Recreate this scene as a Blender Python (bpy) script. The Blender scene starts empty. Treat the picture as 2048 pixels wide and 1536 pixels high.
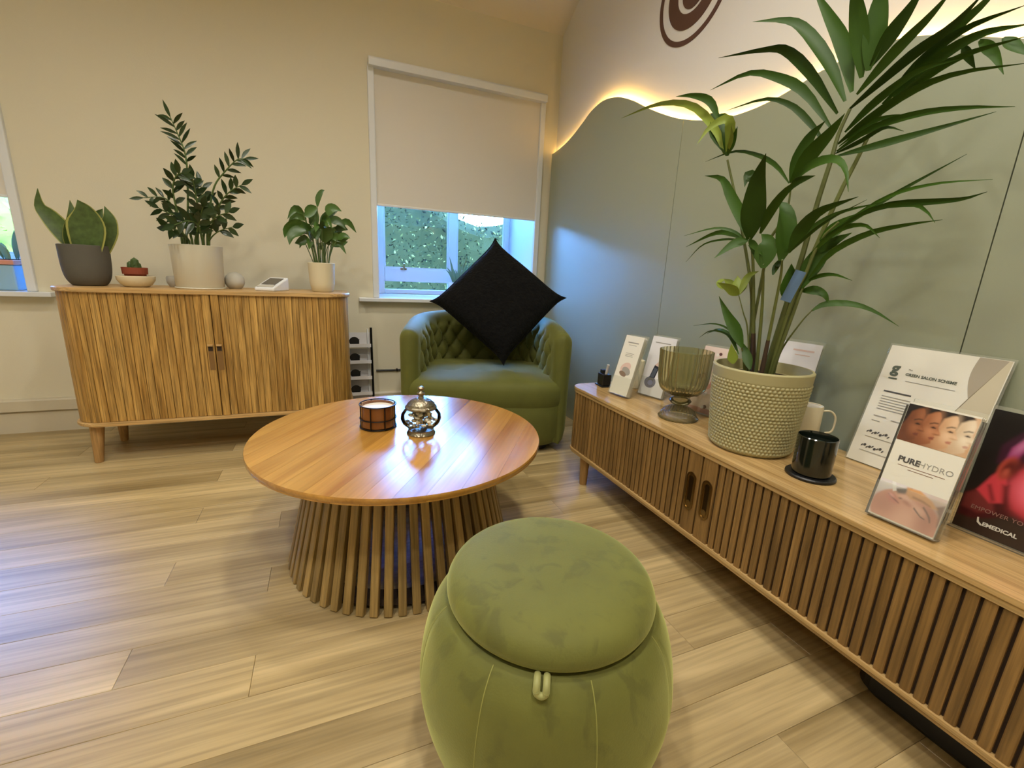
import bpy, bmesh, math, random
from mathutils import Vector, Matrix
PI = math.pi
R = random.Random(11)
scene = bpy.context.scene
COL = scene.collection

# ---------------------------------------------------------------- camera
cam_d = bpy.data.cameras.new('camera')
cam = bpy.data.objects.new('camera', cam_d)
COL.objects.link(cam)
cam_d.sensor_width = 36.0
cam_d.lens = 885.35 / 2048 * 36
cam_d.clip_start = 0.02
_r = Vector((0.92515241, -0.37684817, 0.04559037))
_u = Vector((0.04928348, 0.23833029, 0.96993289))
_f = Vector((0.376383, 0.8950889, -0.23906423))
cam.matrix_world = Matrix(((_r.x, _u.x, -_f.x, 0), (_r.y, _u.y, -_f.y, 0), (_r.z, _u.z, -_f.z, 1.0), (0, 0, 0, 1)))
scene.camera = cam
EYE = Vector((0, 0, 1))

# ---------------------------------------------------------------- view, sky, sun, ceiling lamps
vs = scene.view_settings
vs.view_transform = 'Standard'
vs.look = 'None'
vs.exposure = 0.0
vs.gamma = 1.0
vs.use_curve_mapping = False
world = bpy.data.worlds.new('sky')
scene.world = world
world.use_nodes = True
wn = world.node_tree
bg = wn.nodes['Background']
sky = wn.nodes.new('ShaderNodeTexSky')
sky.sky_type = 'NISHITA'
sky.sun_disc = False
sky.sun_elevation = math.radians(42)
sky.sun_rotation = math.radians(180)
sky.ozone_density = 3.0
sky.dust_density = 0.3
tint = wn.nodes.new('ShaderNodeMix')          # camera white balance is set for the warm lamps, so daylight reads blue
tint.data_type = 'RGBA'
tint.blend_type = 'MULTIPLY'
tint.inputs[0].default_value = 1.0
wn.links.new(sky.outputs[0], tint.inputs[6])
tint.inputs[7].default_value = (0.50, 0.84, 1.32, 1)
wn.links.new(tint.outputs[2], bg.inputs[0])
bg.inputs[1].default_value = 8.5

def lamp(name, kind, loc, energy, col, size=0.2, target=None):
    d = bpy.data.lights.new(name, kind)
    d.energy = energy
    d.color = col
    if kind == 'AREA':
        d.shape = 'DISK'
        d.size = size
    o = bpy.data.objects.new(name, d)
    COL.objects.link(o)
    o.location = loc
    if target is not None:
        o.rotation_euler = (Vector(target) - Vector(loc)).to_track_quat('-Z', 'Y').to_euler()
    return o

sun = lamp('sun', 'SUN', (0, -10, 12), 7.0, (1.0, 0.95, 0.78), target=(1.5, 4, 0))
sun.data.angle = 0.01
WARM = (1.0, 0.95, 0.86)
for i, (x, y, e) in enumerate(((-1.2, 1.6, 52), (0.3, 1.7, 52), (-0.75, 0.2, 95), (0.5, 0.6, 84), (-2.2, 0.8, 42), (0.1, -0.6, 88))):
    dl = lamp('ceiling_downlight', 'SPOT', (x, y, 3.14), e, WARM, target=(x, y, 0))
    dl.data.spot_size = math.radians(146)
    dl.data.spot_blend = 0.75
    dl.data.shadow_soft_size = 0.09

# ---------------------------------------------------------------- helpers
def lin(c):
    return tuple((v / 12.92 if v <= 0.04045 else ((v + 0.055) / 1.055) ** 2.4) for v in (c[0] / 255, c[1] / 255, c[2] / 255)) + (1.0,)

def newmat(name):
    m = bpy.data.materials.new(name)
    m.use_nodes = True
    nt = m.node_tree
    return m, nt, nt.nodes['Principled BSDF']

def plain(name, col, rough=0.5, metal=0.0, sheen=0.0, coat=0.0, bump=None, var=None, rnd=0.0, emit=None, spec=0.5, trans=0.0, nap=False):
    """colour in sRGB 0-255; bump=(scale,strength); var=(scale,amount); rnd = brightness change from object to object"""
    m, nt, b = newmat(name)
    N, L = nt.nodes, nt.links
    c = lin(col)
    b.inputs['Base Color'].default_value = c
    b.inputs['Roughness'].default_value = rough
    b.inputs['Metallic'].default_value = metal
    b.inputs['Specular IOR Level'].default_value = spec
    if sheen:
        b.inputs['Sheen Weight'].default_value = sheen
        b.inputs['Sheen Roughness'].default_value = 0.45
        b.inputs['Sheen Tint'].default_value = (min(1, c[0] * 3 + .2), min(1, c[1] * 3 + .2), min(1, c[2] * 3 + .15), 1)
    if coat:
        b.inputs['Coat Weight'].default_value = coat
        b.inputs['Coat Roughness'].default_value = 0.12 if coat < 0.9 else 0.36
    if trans:
        b.inputs['Transmission Weight'].default_value = trans
    tc = N.new('ShaderNodeTexCoord')
    src = None
    if var:
        no = N.new('ShaderNodeTexNoise')
        no.inputs['Scale'].default_value = var[0]
        no.inputs['Detail'].default_value = 4
        L.new(tc.outputs['Object'], no.inputs['Vector'])
        mr = N.new('ShaderNodeMapRange')
        mr.inputs[1].default_value = 0.3
        mr.inputs[2].default_value = 0.7
        mr.inputs[3].default_value = 1 - var[1]
        mr.inputs[4].default_value = 1 + var[1]
        L.new(no.outputs[0], mr.inputs[0])
        src = mr.outputs[0]
    if rnd:
        oi = N.new('ShaderNodeObjectInfo')
        mr2 = N.new('ShaderNodeMapRange')
        mr2.inputs[3].default_value = 1 - rnd
        mr2.inputs[4].default_value = 1 + rnd
        L.new(oi.outputs['Random'], mr2.inputs[0])
        if src is None:
            src = mr2.outputs[0]
        else:
            mu = N.new('ShaderNodeMath')
            mu.operation = 'MULTIPLY'
            L.new(src, mu.inputs[0])
            L.new(mr2.outputs[0], mu.inputs[1])
            src = mu.outputs[0]
    if src is not None:
        hs = N.new('ShaderNodeHueSaturation')
        hs.inputs['Color'].default_value = c
        L.new(src, hs.inputs['Value'])
        L.new(hs.outputs[0], b.inputs['Base Color'])
    if bump:
        nb = N.new('ShaderNodeTexNoise')
        nb.inputs['Scale'].default_value = bump[0]
        nb.inputs['Detail'].default_value = 3
        L.new(tc.outputs['Object'], nb.inputs['Vector'])
        bp = N.new('ShaderNodeBump')
        bp.inputs['Strength'].default_value = bump[1]
        bp.inputs['Distance'].default_value = 0.01
        L.new(nb.outputs[0], bp.inputs['Height'])
        L.new(bp.outputs[0], b.inputs['Normal'])
    if nap:
        nap_marks(nt, b)
    if emit:
        b.inputs['Emission Color'].default_value = lin(emit[0])
        b.inputs['Emission Strength'].default_value = emit[1]
    return m

def nap_marks(nt, b):
    """darker finger marks where the velvet pile has been brushed the other way"""
    N, L = nt.nodes, nt.links
    tc = N.new('ShaderNodeTexCoord')
    mp = N.new('ShaderNodeMapping')
    mp.inputs['Scale'].default_value = (1, 1, 0.55)
    no = N.new('ShaderNodeTexNoise')
    no.inputs['Scale'].default_value = 22
    no.inputs['Detail'].default_value = 3
    no.inputs['Distortion'].default_value = 0.6
    L.new(tc.outputs['Object'], mp.inputs[0])
    L.new(mp.outputs[0], no.inputs['Vector'])
    mr = N.new('ShaderNodeMapRange')
    mr.inputs[1].default_value = 0.54
    mr.inputs[2].default_value = 0.64
    mr.inputs[3].default_value = 1.0
    mr.inputs[4].default_value = 0.78
    L.new(no.outputs[0], mr.inputs[0])
    hs = N.new('ShaderNodeHueSaturation')
    src = b.inputs['Base Color'].links[0].from_socket
    L.new(src, hs.inputs['Color'])
    L.new(mr.outputs[0], hs.inputs['Value'])
    L.new(hs.outputs[0], b.inputs['Base Color'])

def wood(name, dark, light, axis='X', grain=1.0, rough=0.4, rnd=0.12, bump=0.15, rot=0.0, streak=0.5, coat=0.0, sat=1.0, hue=0.0):
    m, nt, b = newmat(name)
    N, L = nt.nodes, nt.links
    tc = N.new('ShaderNodeTexCoord')
    oi = N.new('ShaderNodeObjectInfo')
    w = N.new('ShaderNodeMath')
    w.operation = 'MULTIPLY'
    w.inputs[1].default_value = 90.0
    L.new(oi.outputs['Random'], w.inputs[0])
    def noise(scale, long, detail, dist):
        mp = N.new('ShaderNodeMapping')
        s = [scale * grain] * 3
        s['XYZ'.index(axis)] = long * grain
        mp.inputs['Scale'].default_value = s
        mp.inputs['Rotation'].default_value = (0, 0, 0)
        src = tc.outputs['Object']
        if rot:
            mr = N.new('ShaderNodeMapping')
            mr.inputs['Rotation'].default_value = (0, 0, rot)
            L.new(src, mr.inputs['Vector'])
            src = mr.outputs[0]
        L.new(src, mp.inputs['Vector'])
        n = N.new('ShaderNodeTexNoise')
        n.noise_dimensions = '4D'
        n.inputs['Scale'].default_value = 1.0
        n.inputs['Detail'].default_value = detail
        n.inputs['Distortion'].default_value = dist
        L.new(mp.outputs[0], n.inputs['Vector'])
        L.new(w.outputs[0], n.inputs['W'])
        return n
    n1 = noise(14, 1.3, 5, 0.9)
    n2 = noise(170, 4.5, 3, 0.2)
    ra = N.new('ShaderNodeValToRGB')
    ra.color_ramp.elements[0].position = 0.30
    ra.color_ramp.elements[0].color = lin(dark)
    ra.color_ramp.elements[1].position = 0.68
    ra.color_ramp.elements[1].color = lin(light)
    L.new(n1.outputs[0], ra.inputs[0])
    mr = N.new('ShaderNodeMapRange')
    mr.inputs[1].default_value = 0.35
    mr.inputs[2].default_value = 0.60
    mr.inputs[3].default_value = 1 - streak * 0.55
    mr.inputs[4].default_value = 1.06
    L.new(n2.outputs[0], mr.inputs[0])
    mr2 = N.new('ShaderNodeMapRange')
    mr2.inputs[3].default_value = 1 - rnd
    mr2.inputs[4].default_value = 1 + rnd
    L.new(oi.outputs['Random'], mr2.inputs[0])
    mu = N.new('ShaderNodeMath')
    mu.operation = 'MULTIPLY'
    L.new(mr.outputs[0], mu.inputs[0])
    L.new(mr2.outputs[0], mu.inputs[1])
    hs = N.new('ShaderNodeHueSaturation')
    hs.inputs['Saturation'].default_value = sat
    L.new(ra.outputs[0], hs.inputs['Color'])
    L.new(mu.outputs[0], hs.inputs['Value'])
    L.new(hs.outputs[0], b.inputs['Base Color'])
    b.inputs['Roughness'].default_value = rough
    if coat:
        b.inputs['Coat Weight'].default_value = coat
        b.inputs['Coat Roughness'].default_value = 0.2
    bp = N.new('ShaderNodeBump')
    bp.inputs['Strength'].default_value = bump
    bp.inputs['Distance'].default_value = 0.003
    L.new(n2.outputs[0], bp.inputs['Height'])
    L.new(bp.outputs[0], b.inputs['Normal'])
    return m

def glassy(name, tint, rough=0.02, refl=1.45, body=0.0, bodycol=(200, 200, 200)):
    """thin glass: tinted see-through, mirror-like by Fresnel"""
    m, nt, b = newmat(name)
    N, L = nt.nodes, nt.links
    N.remove(b)
    out = N['Material Output']
    tr = N.new('ShaderNodeBsdfTransparent')
    tr.inputs[0].default_value = tint + (1,)
    gl = N.new('ShaderNodeBsdfGlossy')
    gl.inputs['Roughness'].default_value = rough
    fr = N.new('ShaderNodeFresnel')
    fr.inputs[0].default_value = refl
    mx = N.new('ShaderNodeMixShader')
    L.new(fr.outputs[0], mx.inputs[0])
    first = tr.outputs[0]
    if body:
        df = N.new('ShaderNodeBsdfDiffuse')
        df.inputs[0].default_value = lin(bodycol)
        m2 = N.new('ShaderNodeMixShader')
        m2.inputs[0].default_value = body
        L.new(tr.outputs[0], m2.inputs[1])
        L.new(df.outputs[0], m2.inputs[2])
        first = m2.outputs[0]
    L.new(first, mx.inputs[1])
    L.new(gl.outputs[0], mx.inputs[2])
    L.new(mx.outputs[0], out.inputs[0])
    return m

class MB:
    """collects vertices and faces for one mesh"""
    def __init__(s):
        s.v, s.f, s.m = [], [], []
    def add(s, vs, fs, mi=0):
        o = len(s.v)
        s.v += [tuple(v) for v in vs]
        s.f += [tuple(i + o for i in f) for f in fs]
        s.m += [mi] * len(fs)
    def box(s, lo, hi, mi=0, mat=None):
        (x0, y0, z0), (x1, y1, z1) = lo, hi
        vs = [Vector(p) for p in ((x0, y0, z0), (x1, y0, z0), (x1, y1, z0), (x0, y1, z0), (x0, y0, z1), (x1, y0, z1), (x1, y1, z1), (x0, y1, z1))]
        if mat is not None:
            vs = [mat @ v for v in vs]
        s.add(vs, [(0, 3, 2, 1), (4, 5, 6, 7), (0, 1, 5, 4), (1, 2, 6, 5), (2, 3, 7, 6), (3, 0, 4, 7)], mi)
        return s
    def prism(s, poly, z0, z1, mi=0, mat=None, bev=0.0):
        """poly: list of (x,y) counter-clockwise, extruded in z; bev chamfers top and bottom rims"""
        n = len(poly)
        rings = []
        if bev:
            cx = sum(p[0] for p in poly) / n
            cy = sum(p[1] for p in poly) / n
            def ins(p):
                d = math.hypot(p[0] - cx, p[1] - cy) or 1
                k = 1 - bev / d
                return (cx + (p[0] - cx) * k, cy + (p[1] - cy) * k)
            inner = [ins(p) for p in poly]
            rings = [(inner, z0), (poly, z0 + bev), (poly, z1 - bev), (inner, z1)]
        else:
            rings = [(poly, z0), (poly, z1)]
        vs, fs = [], []
        for pl, z in rings:
            vs += [Vector((p[0], p[1], z)) for p in pl]
        for k in range(len(rings) - 1):
            for i in range(n):
                j = (i + 1) % n
                fs.append((k * n + i, k * n + j, (k + 1) * n + j, (k + 1) * n + i))
        fs.append(tuple(reversed(range(n))))
        fs.append(tuple(range((len(rings) - 1) * n, len(rings) * n)))
        if mat is not None:
            vs = [mat @ v for v in vs]
        s.add(vs, fs, mi)
        return s
    def lathe(s, prof, n=32, c=(0, 0, 0), mi=0, mat=None, rf=None):
        """prof: (r,z) from bottom to top; r=0 ends are closed to a point"""
        vs, fs = [], []
        idx = []
        for k, (r, z) in enumerate(prof):
            if r <= 1e-6:
                idx.append([len(vs)] * n)
                vs.append(Vector((c[0], c[1], c[2] + z)))
            else:
                row = []
                for i in range(n):
                    a = 2 * PI * i / n
                    rr = r if rf is None else rf(r, z, a, k)
                    row.append(len(vs))
                    vs.append(Vector((c[0] + rr * math.cos(a), c[1] + rr * math.sin(a), c[2] + z)))
                idx.append(row)
        for k in range(len(prof) - 1):
            for i in range(n):
                j = (i + 1) % n
                q = [idx[k][i], idx[k][j], idx[k + 1][j], idx[k + 1][i]]
                u = []
                for e in q:
                    if e not in u:
                        u.append(e)
                if len(u) > 2:
                    fs.append(tuple(u))
        if mat is not None:
            vs = [mat @ v for v in vs]
        s.add(vs, fs, mi)
        return s
    def tube(s, pts, r, n=8, mi=0, closed=False, flat=None):
        pts = [Vector(p) for p in pts]
        m = len(pts)
        rs = r if isinstance(r, (list, tuple)) else [r] * m
        vs, fs = [], []
        ref = None
        for i, p in enumerate(pts):
            if closed:
                t = (pts[(i + 1) % m] - pts[i - 1]).normalized()
            else:
                t = (pts[min(i + 1, m - 1)] - pts[max(i - 1, 0)]).normalized()
            if ref is None:
                ref = Vector((0, 0, 1)) if abs(t.z) < 0.9 else Vector((1, 0, 0))
            a = t.cross(ref).normalized()
            bb = a.cross(t).normalized()
            ref = bb
            for k in range(n):
                an = 2 * PI * k / n
                vs.append(p + (a * math.cos(an) + bb * math.sin(an) * (flat or 1.0)) * rs[i])
        for i in range(m if closed else m - 1):
            i2 = (i + 1) % m
            for k in range(n):
                k2 = (k + 1) % n
                fs.append((i * n + k, i * n + k2, i2 * n + k2, i2 * n + k))
        if not closed:
            fs.append(tuple(reversed(range(n))))
            fs.append(tuple(range((m - 1) * n, m * n)))
        s.add(vs, fs, mi)
        return s
    def grid(s, fn, nu, nv, cu=False, cv=False, mi=0):
        vs = [Vector(fn(i / (nu if cu else nu - 1), j / (nv if cv else nv - 1))) for i in range(nu) for j in range(nv)]
        fs = []
        for i in range(nu if cu else nu - 1):
            for j in range(nv if cv else nv - 1):
                i2, j2 = (i + 1) % nu, (j + 1) % nv
                fs.append((i * nv + j, i2 * nv + j, i2 * nv + j2, i * nv + j2))
        s.add(vs, fs, mi)
        return s
    def mesh(s, name, mats, smooth=False, angle=None):
        me = bpy.data.meshes.new(name)
        me.from_pydata(s.v, [], s.f)
        for m in (mats if isinstance(mats, (list, tuple)) else [mats]):
            me.materials.append(m)
        if any(s.m):
            me.polygons.foreach_set('material_index', s.m)
        bm = bmesh.new()
        bm.from_mesh(me)
        bmesh.ops.recalc_face_normals(bm, faces=bm.faces)
        if smooth:
            lim = angle if angle is not None else math.radians(40)
            for f in bm.faces:
                f.smooth = True
            for e in bm.edges:
                if len(e.link_faces) == 2 and e.calc_face_angle(0) > lim:
                    e.smooth = False
        bm.to_mesh(me)
        bm.free()
        me.update()
        return me
    def build(s, name, mats, parent=None, smooth=False, angle=None, loc=None, label=None):
        return put(name, s.mesh(name, mats, smooth, angle), parent, loc, label)

def put(name, me, parent=None, loc=None, label=None, rot=None):
    o = bpy.data.objects.new(name, me)
    COL.objects.link(o)
    if parent is not None:
        o.parent = parent
    if loc is not None:
        o.location = loc
    if rot is not None:
        o.rotation_euler = rot
    if label:
        o['label'] = label
    return o

def tag(o, label, cat, group=None, kind=None):
    o['label'] = label
    o['category'] = cat
    if group:
        o['group'] = group
    if kind:
        o['kind'] = kind
    return o

def thing(name, loc, label, cat, rot=0.0, group=None):
    o = bpy.data.objects.new(name, None)
    o.empty_display_size = 0.05
    COL.objects.link(o)
    o.location = loc
    o.rotation_euler = (0, 0, rot)
    return tag(o, label, cat, group)

def struct(o):
    o['kind'] = 'structure'
    return o

def bevel(o, w, seg=2):
    b = o.modifiers.new('bevel', 'BEVEL')
    b.width = w
    b.segments = seg
    b.limit_method = 'ANGLE'
    b.angle_limit = math.radians(40)
    return o

def octo(w, d, b):
    """chamfered rectangle, width along x, depth along y (0..-d is the front)"""
    h = w / 2
    return [(-h + b, -d), (h - b, -d), (h, -d + b), (h, 0), (-h, 0), (-h, -d + b)]

def rrect(x0, y0, x1, y1, r, n=6, corners=(1, 1, 1, 1)):
    """rounded rectangle, counter-clockwise from lower left"""
    out = []
    for (cx, cy, a0, on) in ((x0, y0, PI, corners[0]), (x1, y0, 1.5 * PI, corners[1]), (x1, y1, 0, corners[2]), (x0, y1, 0.5 * PI, corners[3])):
        if not on:
            out.append((cx, cy))
            continue
        mx = cx + (r if cx == x0 else -r)
        my = cy + (r if cy == y0 else -r)
        for i in range(n + 1):
            a = a0 + 0.5 * PI * i / n
            out.append((mx + r * math.cos(a), my + r * math.sin(a)))
    return out

def spline(pts, n):
    """Catmull-Rom through pts"""
    P = [Vector(p) for p in pts]
    if len(P) == 2:
        return [P[0].lerp(P[1], i / (n - 1)) for i in range(n)]
    P = [P[0] * 2 - P[1]] + P + [P[-1] * 2 - P[-2]]
    m = len(P) - 3
    out = []
    for i in range(n):
        t = i / (n - 1) * m
        k = min(int(t), m - 1)
        t -= k
        a, b, c, d = P[k:k + 4]
        out.append(0.5 * ((2 * b) + (c - a) * t + (2 * a - 5 * b + 4 * c - d) * t * t + (3 * b - a - 3 * c + d) * t ** 3))
    return out

def leafmesh(name, pts, w, mat, n=9, fold=0.18, roll=None, org=Vector((0, 0, 0)), base=0.35, tipw=0.0, peak=0.45, tp=1.6):
    """a folded leaf blade: three rows of vertices along the midrib"""
    P = spline(pts, n)
    mb = MB()
    rl = R.uniform(-0.5, 0.5) if roll is None else roll
    vs = []
    for i, p in enumerate(P):
        t = (P[min(i + 1, n - 1)] - P[max(i - 1, 0)]).normalized()
        s = t.cross(EYE - p)
        if s.length < 1e-5:
            s = t.cross(Vector((0, 0, 1)))
        s.normalize()
        s = Matrix.Rotation(rl, 3, t) @ s
        nn = s.cross(t).normalized()
        x = i / (n - 1)
        if x < peak:
            k = base + (1 - base) * math.sin(x / peak * PI / 2)
        else:
            k = 1 - ((x - peak) / (1 - peak)) ** tp
        h = max(w * 0.5 * k, 0.0004)
        c = p - org
        vs += [c + s * h + nn * h * fold * 2, c, c - s * h + nn * h * fold * 2]
    fs = []
    for i in range(n - 1):
        a, b = i * 3, i * 3 + 3
        fs += [(a, a + 1, b + 1, b), (a + 1, a + 2, b + 2, b + 1)]
    mb.add(vs, fs)
    me = bpy.data.meshes.new(name)
    me.from_pydata(mb.v, [], mb.f)
    me.materials.append(mat)
    for p in me.polygons:
        p.use_smooth = True
    return me

_txt = {}
def textmesh(s, size, mat, align='LEFT', bold=0.0, shear=0.0, spacing=1.0):
    cu = bpy.data.curves.new('lettering', 'FONT')
    cu.body = s
    cu.size = size
    cu.align_x = align
    cu.offset = bold
    cu.shear = shear
    cu.space_character = spacing
    cu.extrude = 0.0002
    cu.resolution_u = 3
    o = bpy.data.objects.new('lettering', cu)
    COL.objects.link(o)
    dg = bpy.context.evaluated_depsgraph_get()
    me = bpy.data.meshes.new_from_object(o.evaluated_get(dg))
    bpy.data.objects.remove(o)
    bpy.data.curves.remove(cu)
    me.name = 'lettering'
    me.materials.clear()
    me.materials.append(mat)
    return me

class Sheet:
    """a flat sheet's own frame: origin at its lower left, u to the right, v up, w towards the reader"""
    def __init__(s, o, u, v):
        u, v = Vector(u).normalized(), Vector(v).normalized()
        w = u.cross(v)
        s.m = Matrix(((u.x, v.x, w.x, o[0]), (u.y, v.y, w.y, o[1]), (u.z, v.z, w.z, o[2]), (0, 0, 0, 1)))
    def text(s, parent, t, u, v, size, mat, bold=0.0, w=0.0006, spacing=1.0, align='LEFT', shear=0.0):
        me = textmesh(t, size, mat, align, bold, shear, spacing)
        me.transform(s.m @ Matrix.Translation((u, v, w)))
        return put('lettering', me, parent)
    def print(s, parent, polys, mats, name='print', w0=0.0004):
        """polys: (material index, [(u,v),...]); later ones lie on top of earlier ones"""
        mb = MB()
        for k, (mi, pl) in enumerate(polys):
            w = w0 + k * 0.00003
            mb.add([s.m @ Vector((p[0], p[1], w)) for p in pl], [tuple(range(len(pl)))], mi)
        me = bpy.data.meshes.new(name)
        me.from_pydata(mb.v, [], mb.f)
        for m in mats:
            me.materials.append(m)
        me.polygons.foreach_set('material_index', mb.m)
        return put(name, me, parent)
    def slab(s, parent, name, w, h, t, mat, w0=0.0, bev=0.0, u0=0.0, v0=0.0):
        mb = MB().box((u0, v0, w0 - t), (u0 + w, v0 + h, w0), 0, s.m)
        o = mb.build(name, mat, parent)
        if bev:
            bevel(o, bev, 2)
        return o

def photo(sheet, parent, u0, v0, u1, v1, nx, ny, ground, ops, w=0.0004, gloss=0.45, name='photograph'):
    """a printed photograph: a fine flat grid whose ink colour comes from soft-edged shapes.
    ops: ('e', u, v, a, b, rot, soft, colour, opacity) or ('p', points, soft, colour, opacity)"""
    import numpy as np
    us, vs_ = np.linspace(u0, u1, nx), np.linspace(v0, v1, ny)
    U, V = np.meshgrid(us, vs_, indexing='ij')
    col = np.zeros((nx, ny, 3)) + np.array(lin(ground)[:3])
    for op in ops:
        if op[0] == 'e':
            _, cu, cv, a, b, rot, soft, c, k = op
            du, dv = U - cu, V - cv
            x = du * math.cos(rot) + dv * math.sin(rot)
            y = -du * math.sin(rot) + dv * math.cos(rot)
            d = (1 - np.sqrt((x / a) ** 2 + (y / b) ** 2)) * min(a, b)
        else:
            _, P, soft, c, k = op
            inside = np.zeros(U.shape, bool)
            dist = np.full(U.shape, 1e9)
            for (ax, ay), (bx, by) in zip(P, P[1:] + P[:1]):
                cond = ((ay > V) != (by > V)) & (U < (bx - ax) * (V - ay) / ((by - ay) if abs(by - ay) > 1e-12 else 1e-12) + ax)
                inside ^= cond
                ex, ey = bx - ax, by - ay
                t = np.clip(((U - ax) * ex + (V - ay) * ey) / (ex * ex + ey * ey + 1e-15), 0, 1)
                dist = np.minimum(dist, np.hypot(U - ax - t * ex, V - ay - t * ey))
            d = np.where(inside, dist, -dist)
        al = np.clip(d / soft * 0.5 + 0.5, 0, 1)
        al = (al * al * (3 - 2 * al) * k)[..., None]
        col = col * (1 - al) + np.array(lin(c)[:3]) * al
    verts = [tuple(sheet.m @ Vector((U[i, j], V[i, j], w))) for i in range(nx) for j in range(ny)]
    faces = [(i * ny + j, (i + 1) * ny + j, (i + 1) * ny + j + 1, i * ny + j + 1) for i in range(nx - 1) for j in range(ny - 1)]
    me = bpy.data.meshes.new(name)
    me.from_pydata(verts, [], faces)
    at = me.color_attributes.new('ink', 'FLOAT_COLOR', 'POINT')
    at.data.foreach_set('color', np.concatenate([col, np.ones((nx, ny, 1))], axis=2).reshape(-1))
    m, nt, b = newmat('photo print ink')
    b.inputs['Roughness'].default_value = gloss
    a = nt.nodes.new('ShaderNodeAttribute')
    a.attribute_name = 'ink'
    nt.links.new(a.outputs['Color'], b.inputs['Base Color'])
    me.materials.append(m)
    return put(name, me, parent)

def ell(u, v, a, b, n=20, rot=0.0, a0=0.0, a1=2 * PI):
    out = []
    full = abs(a1 - a0 - 2 * PI) < 1e-6
    for i in range(n if full else n + 1):
        t = a0 + (a1 - a0) * i / n
        x, y = a * math.cos(t), b * math.sin(t)
        out.append((u + x * math.cos(rot) - y * math.sin(rot), v + x * math.sin(rot) + y * math.cos(rot)))
    return out

# ---------------------------------------------------------------- materials
M = {}
M['wall'] = plain('cream wall paint', (222, 214, 188), 0.75, bump=(180, 0.06))
M['wall_white'] = plain('off white wall paint', (226, 222, 214), 0.7, bump=(180, 0.05))
M['ceiling'] = plain('ceiling paint', (226, 214, 190), 0.8)
M['white'] = plain('white gloss paint', (226, 228, 228), 0.25)
M['reveal'] = plain('white reveal paint', (222, 226, 232), 0.35)
M['skirt'] = plain('cream skirting gloss', (205, 195, 170), 0.35)
M['sage'] = plain('sage green panel', (150, 156, 130), 0.42, spec=1.0, coat=1.0)
M['sage_edge'] = plain('sage panel edge', (120, 128, 104), 0.5)
M['led'] = plain('warm strip light', (255, 214, 140), 0.5, emit=((255, 200, 112), 115.0))
M['logo'] = plain('brown emblem', (88, 58, 46), 0.5)
M['blind'] = plain('taupe blind fabric', (222, 216, 204), 0.85, bump=(900, 0.1))
M['plank'] = wood('oak vinyl plank', (148, 126, 82), (206, 182, 132), 'X', 0.55, 0.36, 0.10, 0.12, streak=0.38)
M['subfloor'] = plain('dark subfloor', (60, 50, 38), 0.9)
M['oak'] = wood('honey oak', (150, 108, 44), (212, 168, 92), 'Z', 1.5, 0.45, 0.10, 0.3, streak=0.9)
M['oak_top'] = wood('honey oak board', (176, 136, 80), (214, 176, 116), 'X', 1.2, 0.4, 0.05, 0.2, streak=0.6)
M['walnut'] = wood('walnut slat', (110, 82, 42), (154, 118, 66), 'Z', 1.5, 0.42, 0.10, 0.2, streak=0.5)
M['walnut_top'] = wood('walnut board', (164, 130, 80), (204, 170, 114), 'Y', 1.0, 0.16, 0.04, 0.08, streak=0.45)
M['slatdark'] = plain('dark groove backing', (46, 30, 18), 0.8)
M['table'] = wood('table veneer', (158, 106, 40), (204, 152, 70), 'X', 0.8, 0.26, 0.11, 0.02, rot=-math.radians(56), streak=0.16, coat=0.8)
M['tableslat'] = wood('table slat', (128, 104, 58), (180, 150, 92), 'Z', 1.3, 0.45, 0.2, 0.2, streak=0.5)
M['leg'] = wood('oak leg', (150, 112, 62), (190, 150, 96), 'Z', 1.2, 0.45, 0.04, 0.1, streak=0.4)
M['velvet'] = plain('olive velvet', (90, 92, 30), 0.75, sheen=0.4, var=(9, 0.10), bump=(260, 0.08))
M['velvet_pouf'] = plain('olive velvet of pouf', (100, 101, 38), 0.75, sheen=1.0, var=(9, 0.12), bump=(260, 0.06), nap=True)
M['velvet_seam'] = plain('olive thread', (150, 150, 80), 0.7)
M['cushion'] = plain('black plush', (9, 9, 8), 0.95, sheen=0.08, spec=0.2, bump=(70, 1.0), var=(40, 0.6))
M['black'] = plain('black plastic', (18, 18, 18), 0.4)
M['blackmetal'] = plain('black metal', (24, 23, 22), 0.35, metal=0.6)
M['brass'] = plain('aged brass', (168, 142, 96), 0.26, metal=1.0)
M['darkbrass'] = plain('dark brass cup', (84, 68, 44), 0.35, metal=1.0)
M['silver'] = plain('antique silver', (150, 142, 122), 0.32, metal=1.0, bump=(90, 0.5))
M['greypot'] = plain('grey stoneware', (88, 84, 74), 0.8, bump=(140, 0.1))
M['creampot'] = plain('cream stoneware', (214, 203, 170), 0.5)
M['whitepot'] = plain('glazed white ceramic', (206, 200, 178), 0.28, bump=(30, 0.05))
M['bowl'] = plain('cream bowl', (222, 210, 178), 0.45)
M['terracotta'] = plain('terracotta', (140, 66, 40), 0.8)
M['soil'] = plain('potting soil', (52, 40, 28), 0.95, bump=(120, 0.8))
M['grid_pot'] = plain('textured stone pot', (168, 160, 116), 0.6)
M['globe'] = plain('pale grey fabric globe', (186, 182, 168), 0.7, bump=(400, 0.2))
M['palmleaf'] = plain('palm leaf', (46, 74, 10), 0.5, rnd=0.28, var=(14, 0.10), spec=0.25)
M['palmlight'] = plain('young palm leaf', (122, 138, 50), 0.5, rnd=0.15, spec=0.3)
M['palmstem'] = plain('palm stem', (92, 100, 48), 0.5, rnd=0.15)
M['palmfoot'] = plain('brown stem sheath', (70, 52, 34), 0.8)
M['zzleaf'] = plain('zz leaf', (42, 62, 28), 0.3, rnd=0.25)
M['zzstem'] = plain('zz stem', (84, 104, 50), 0.5)
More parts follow.
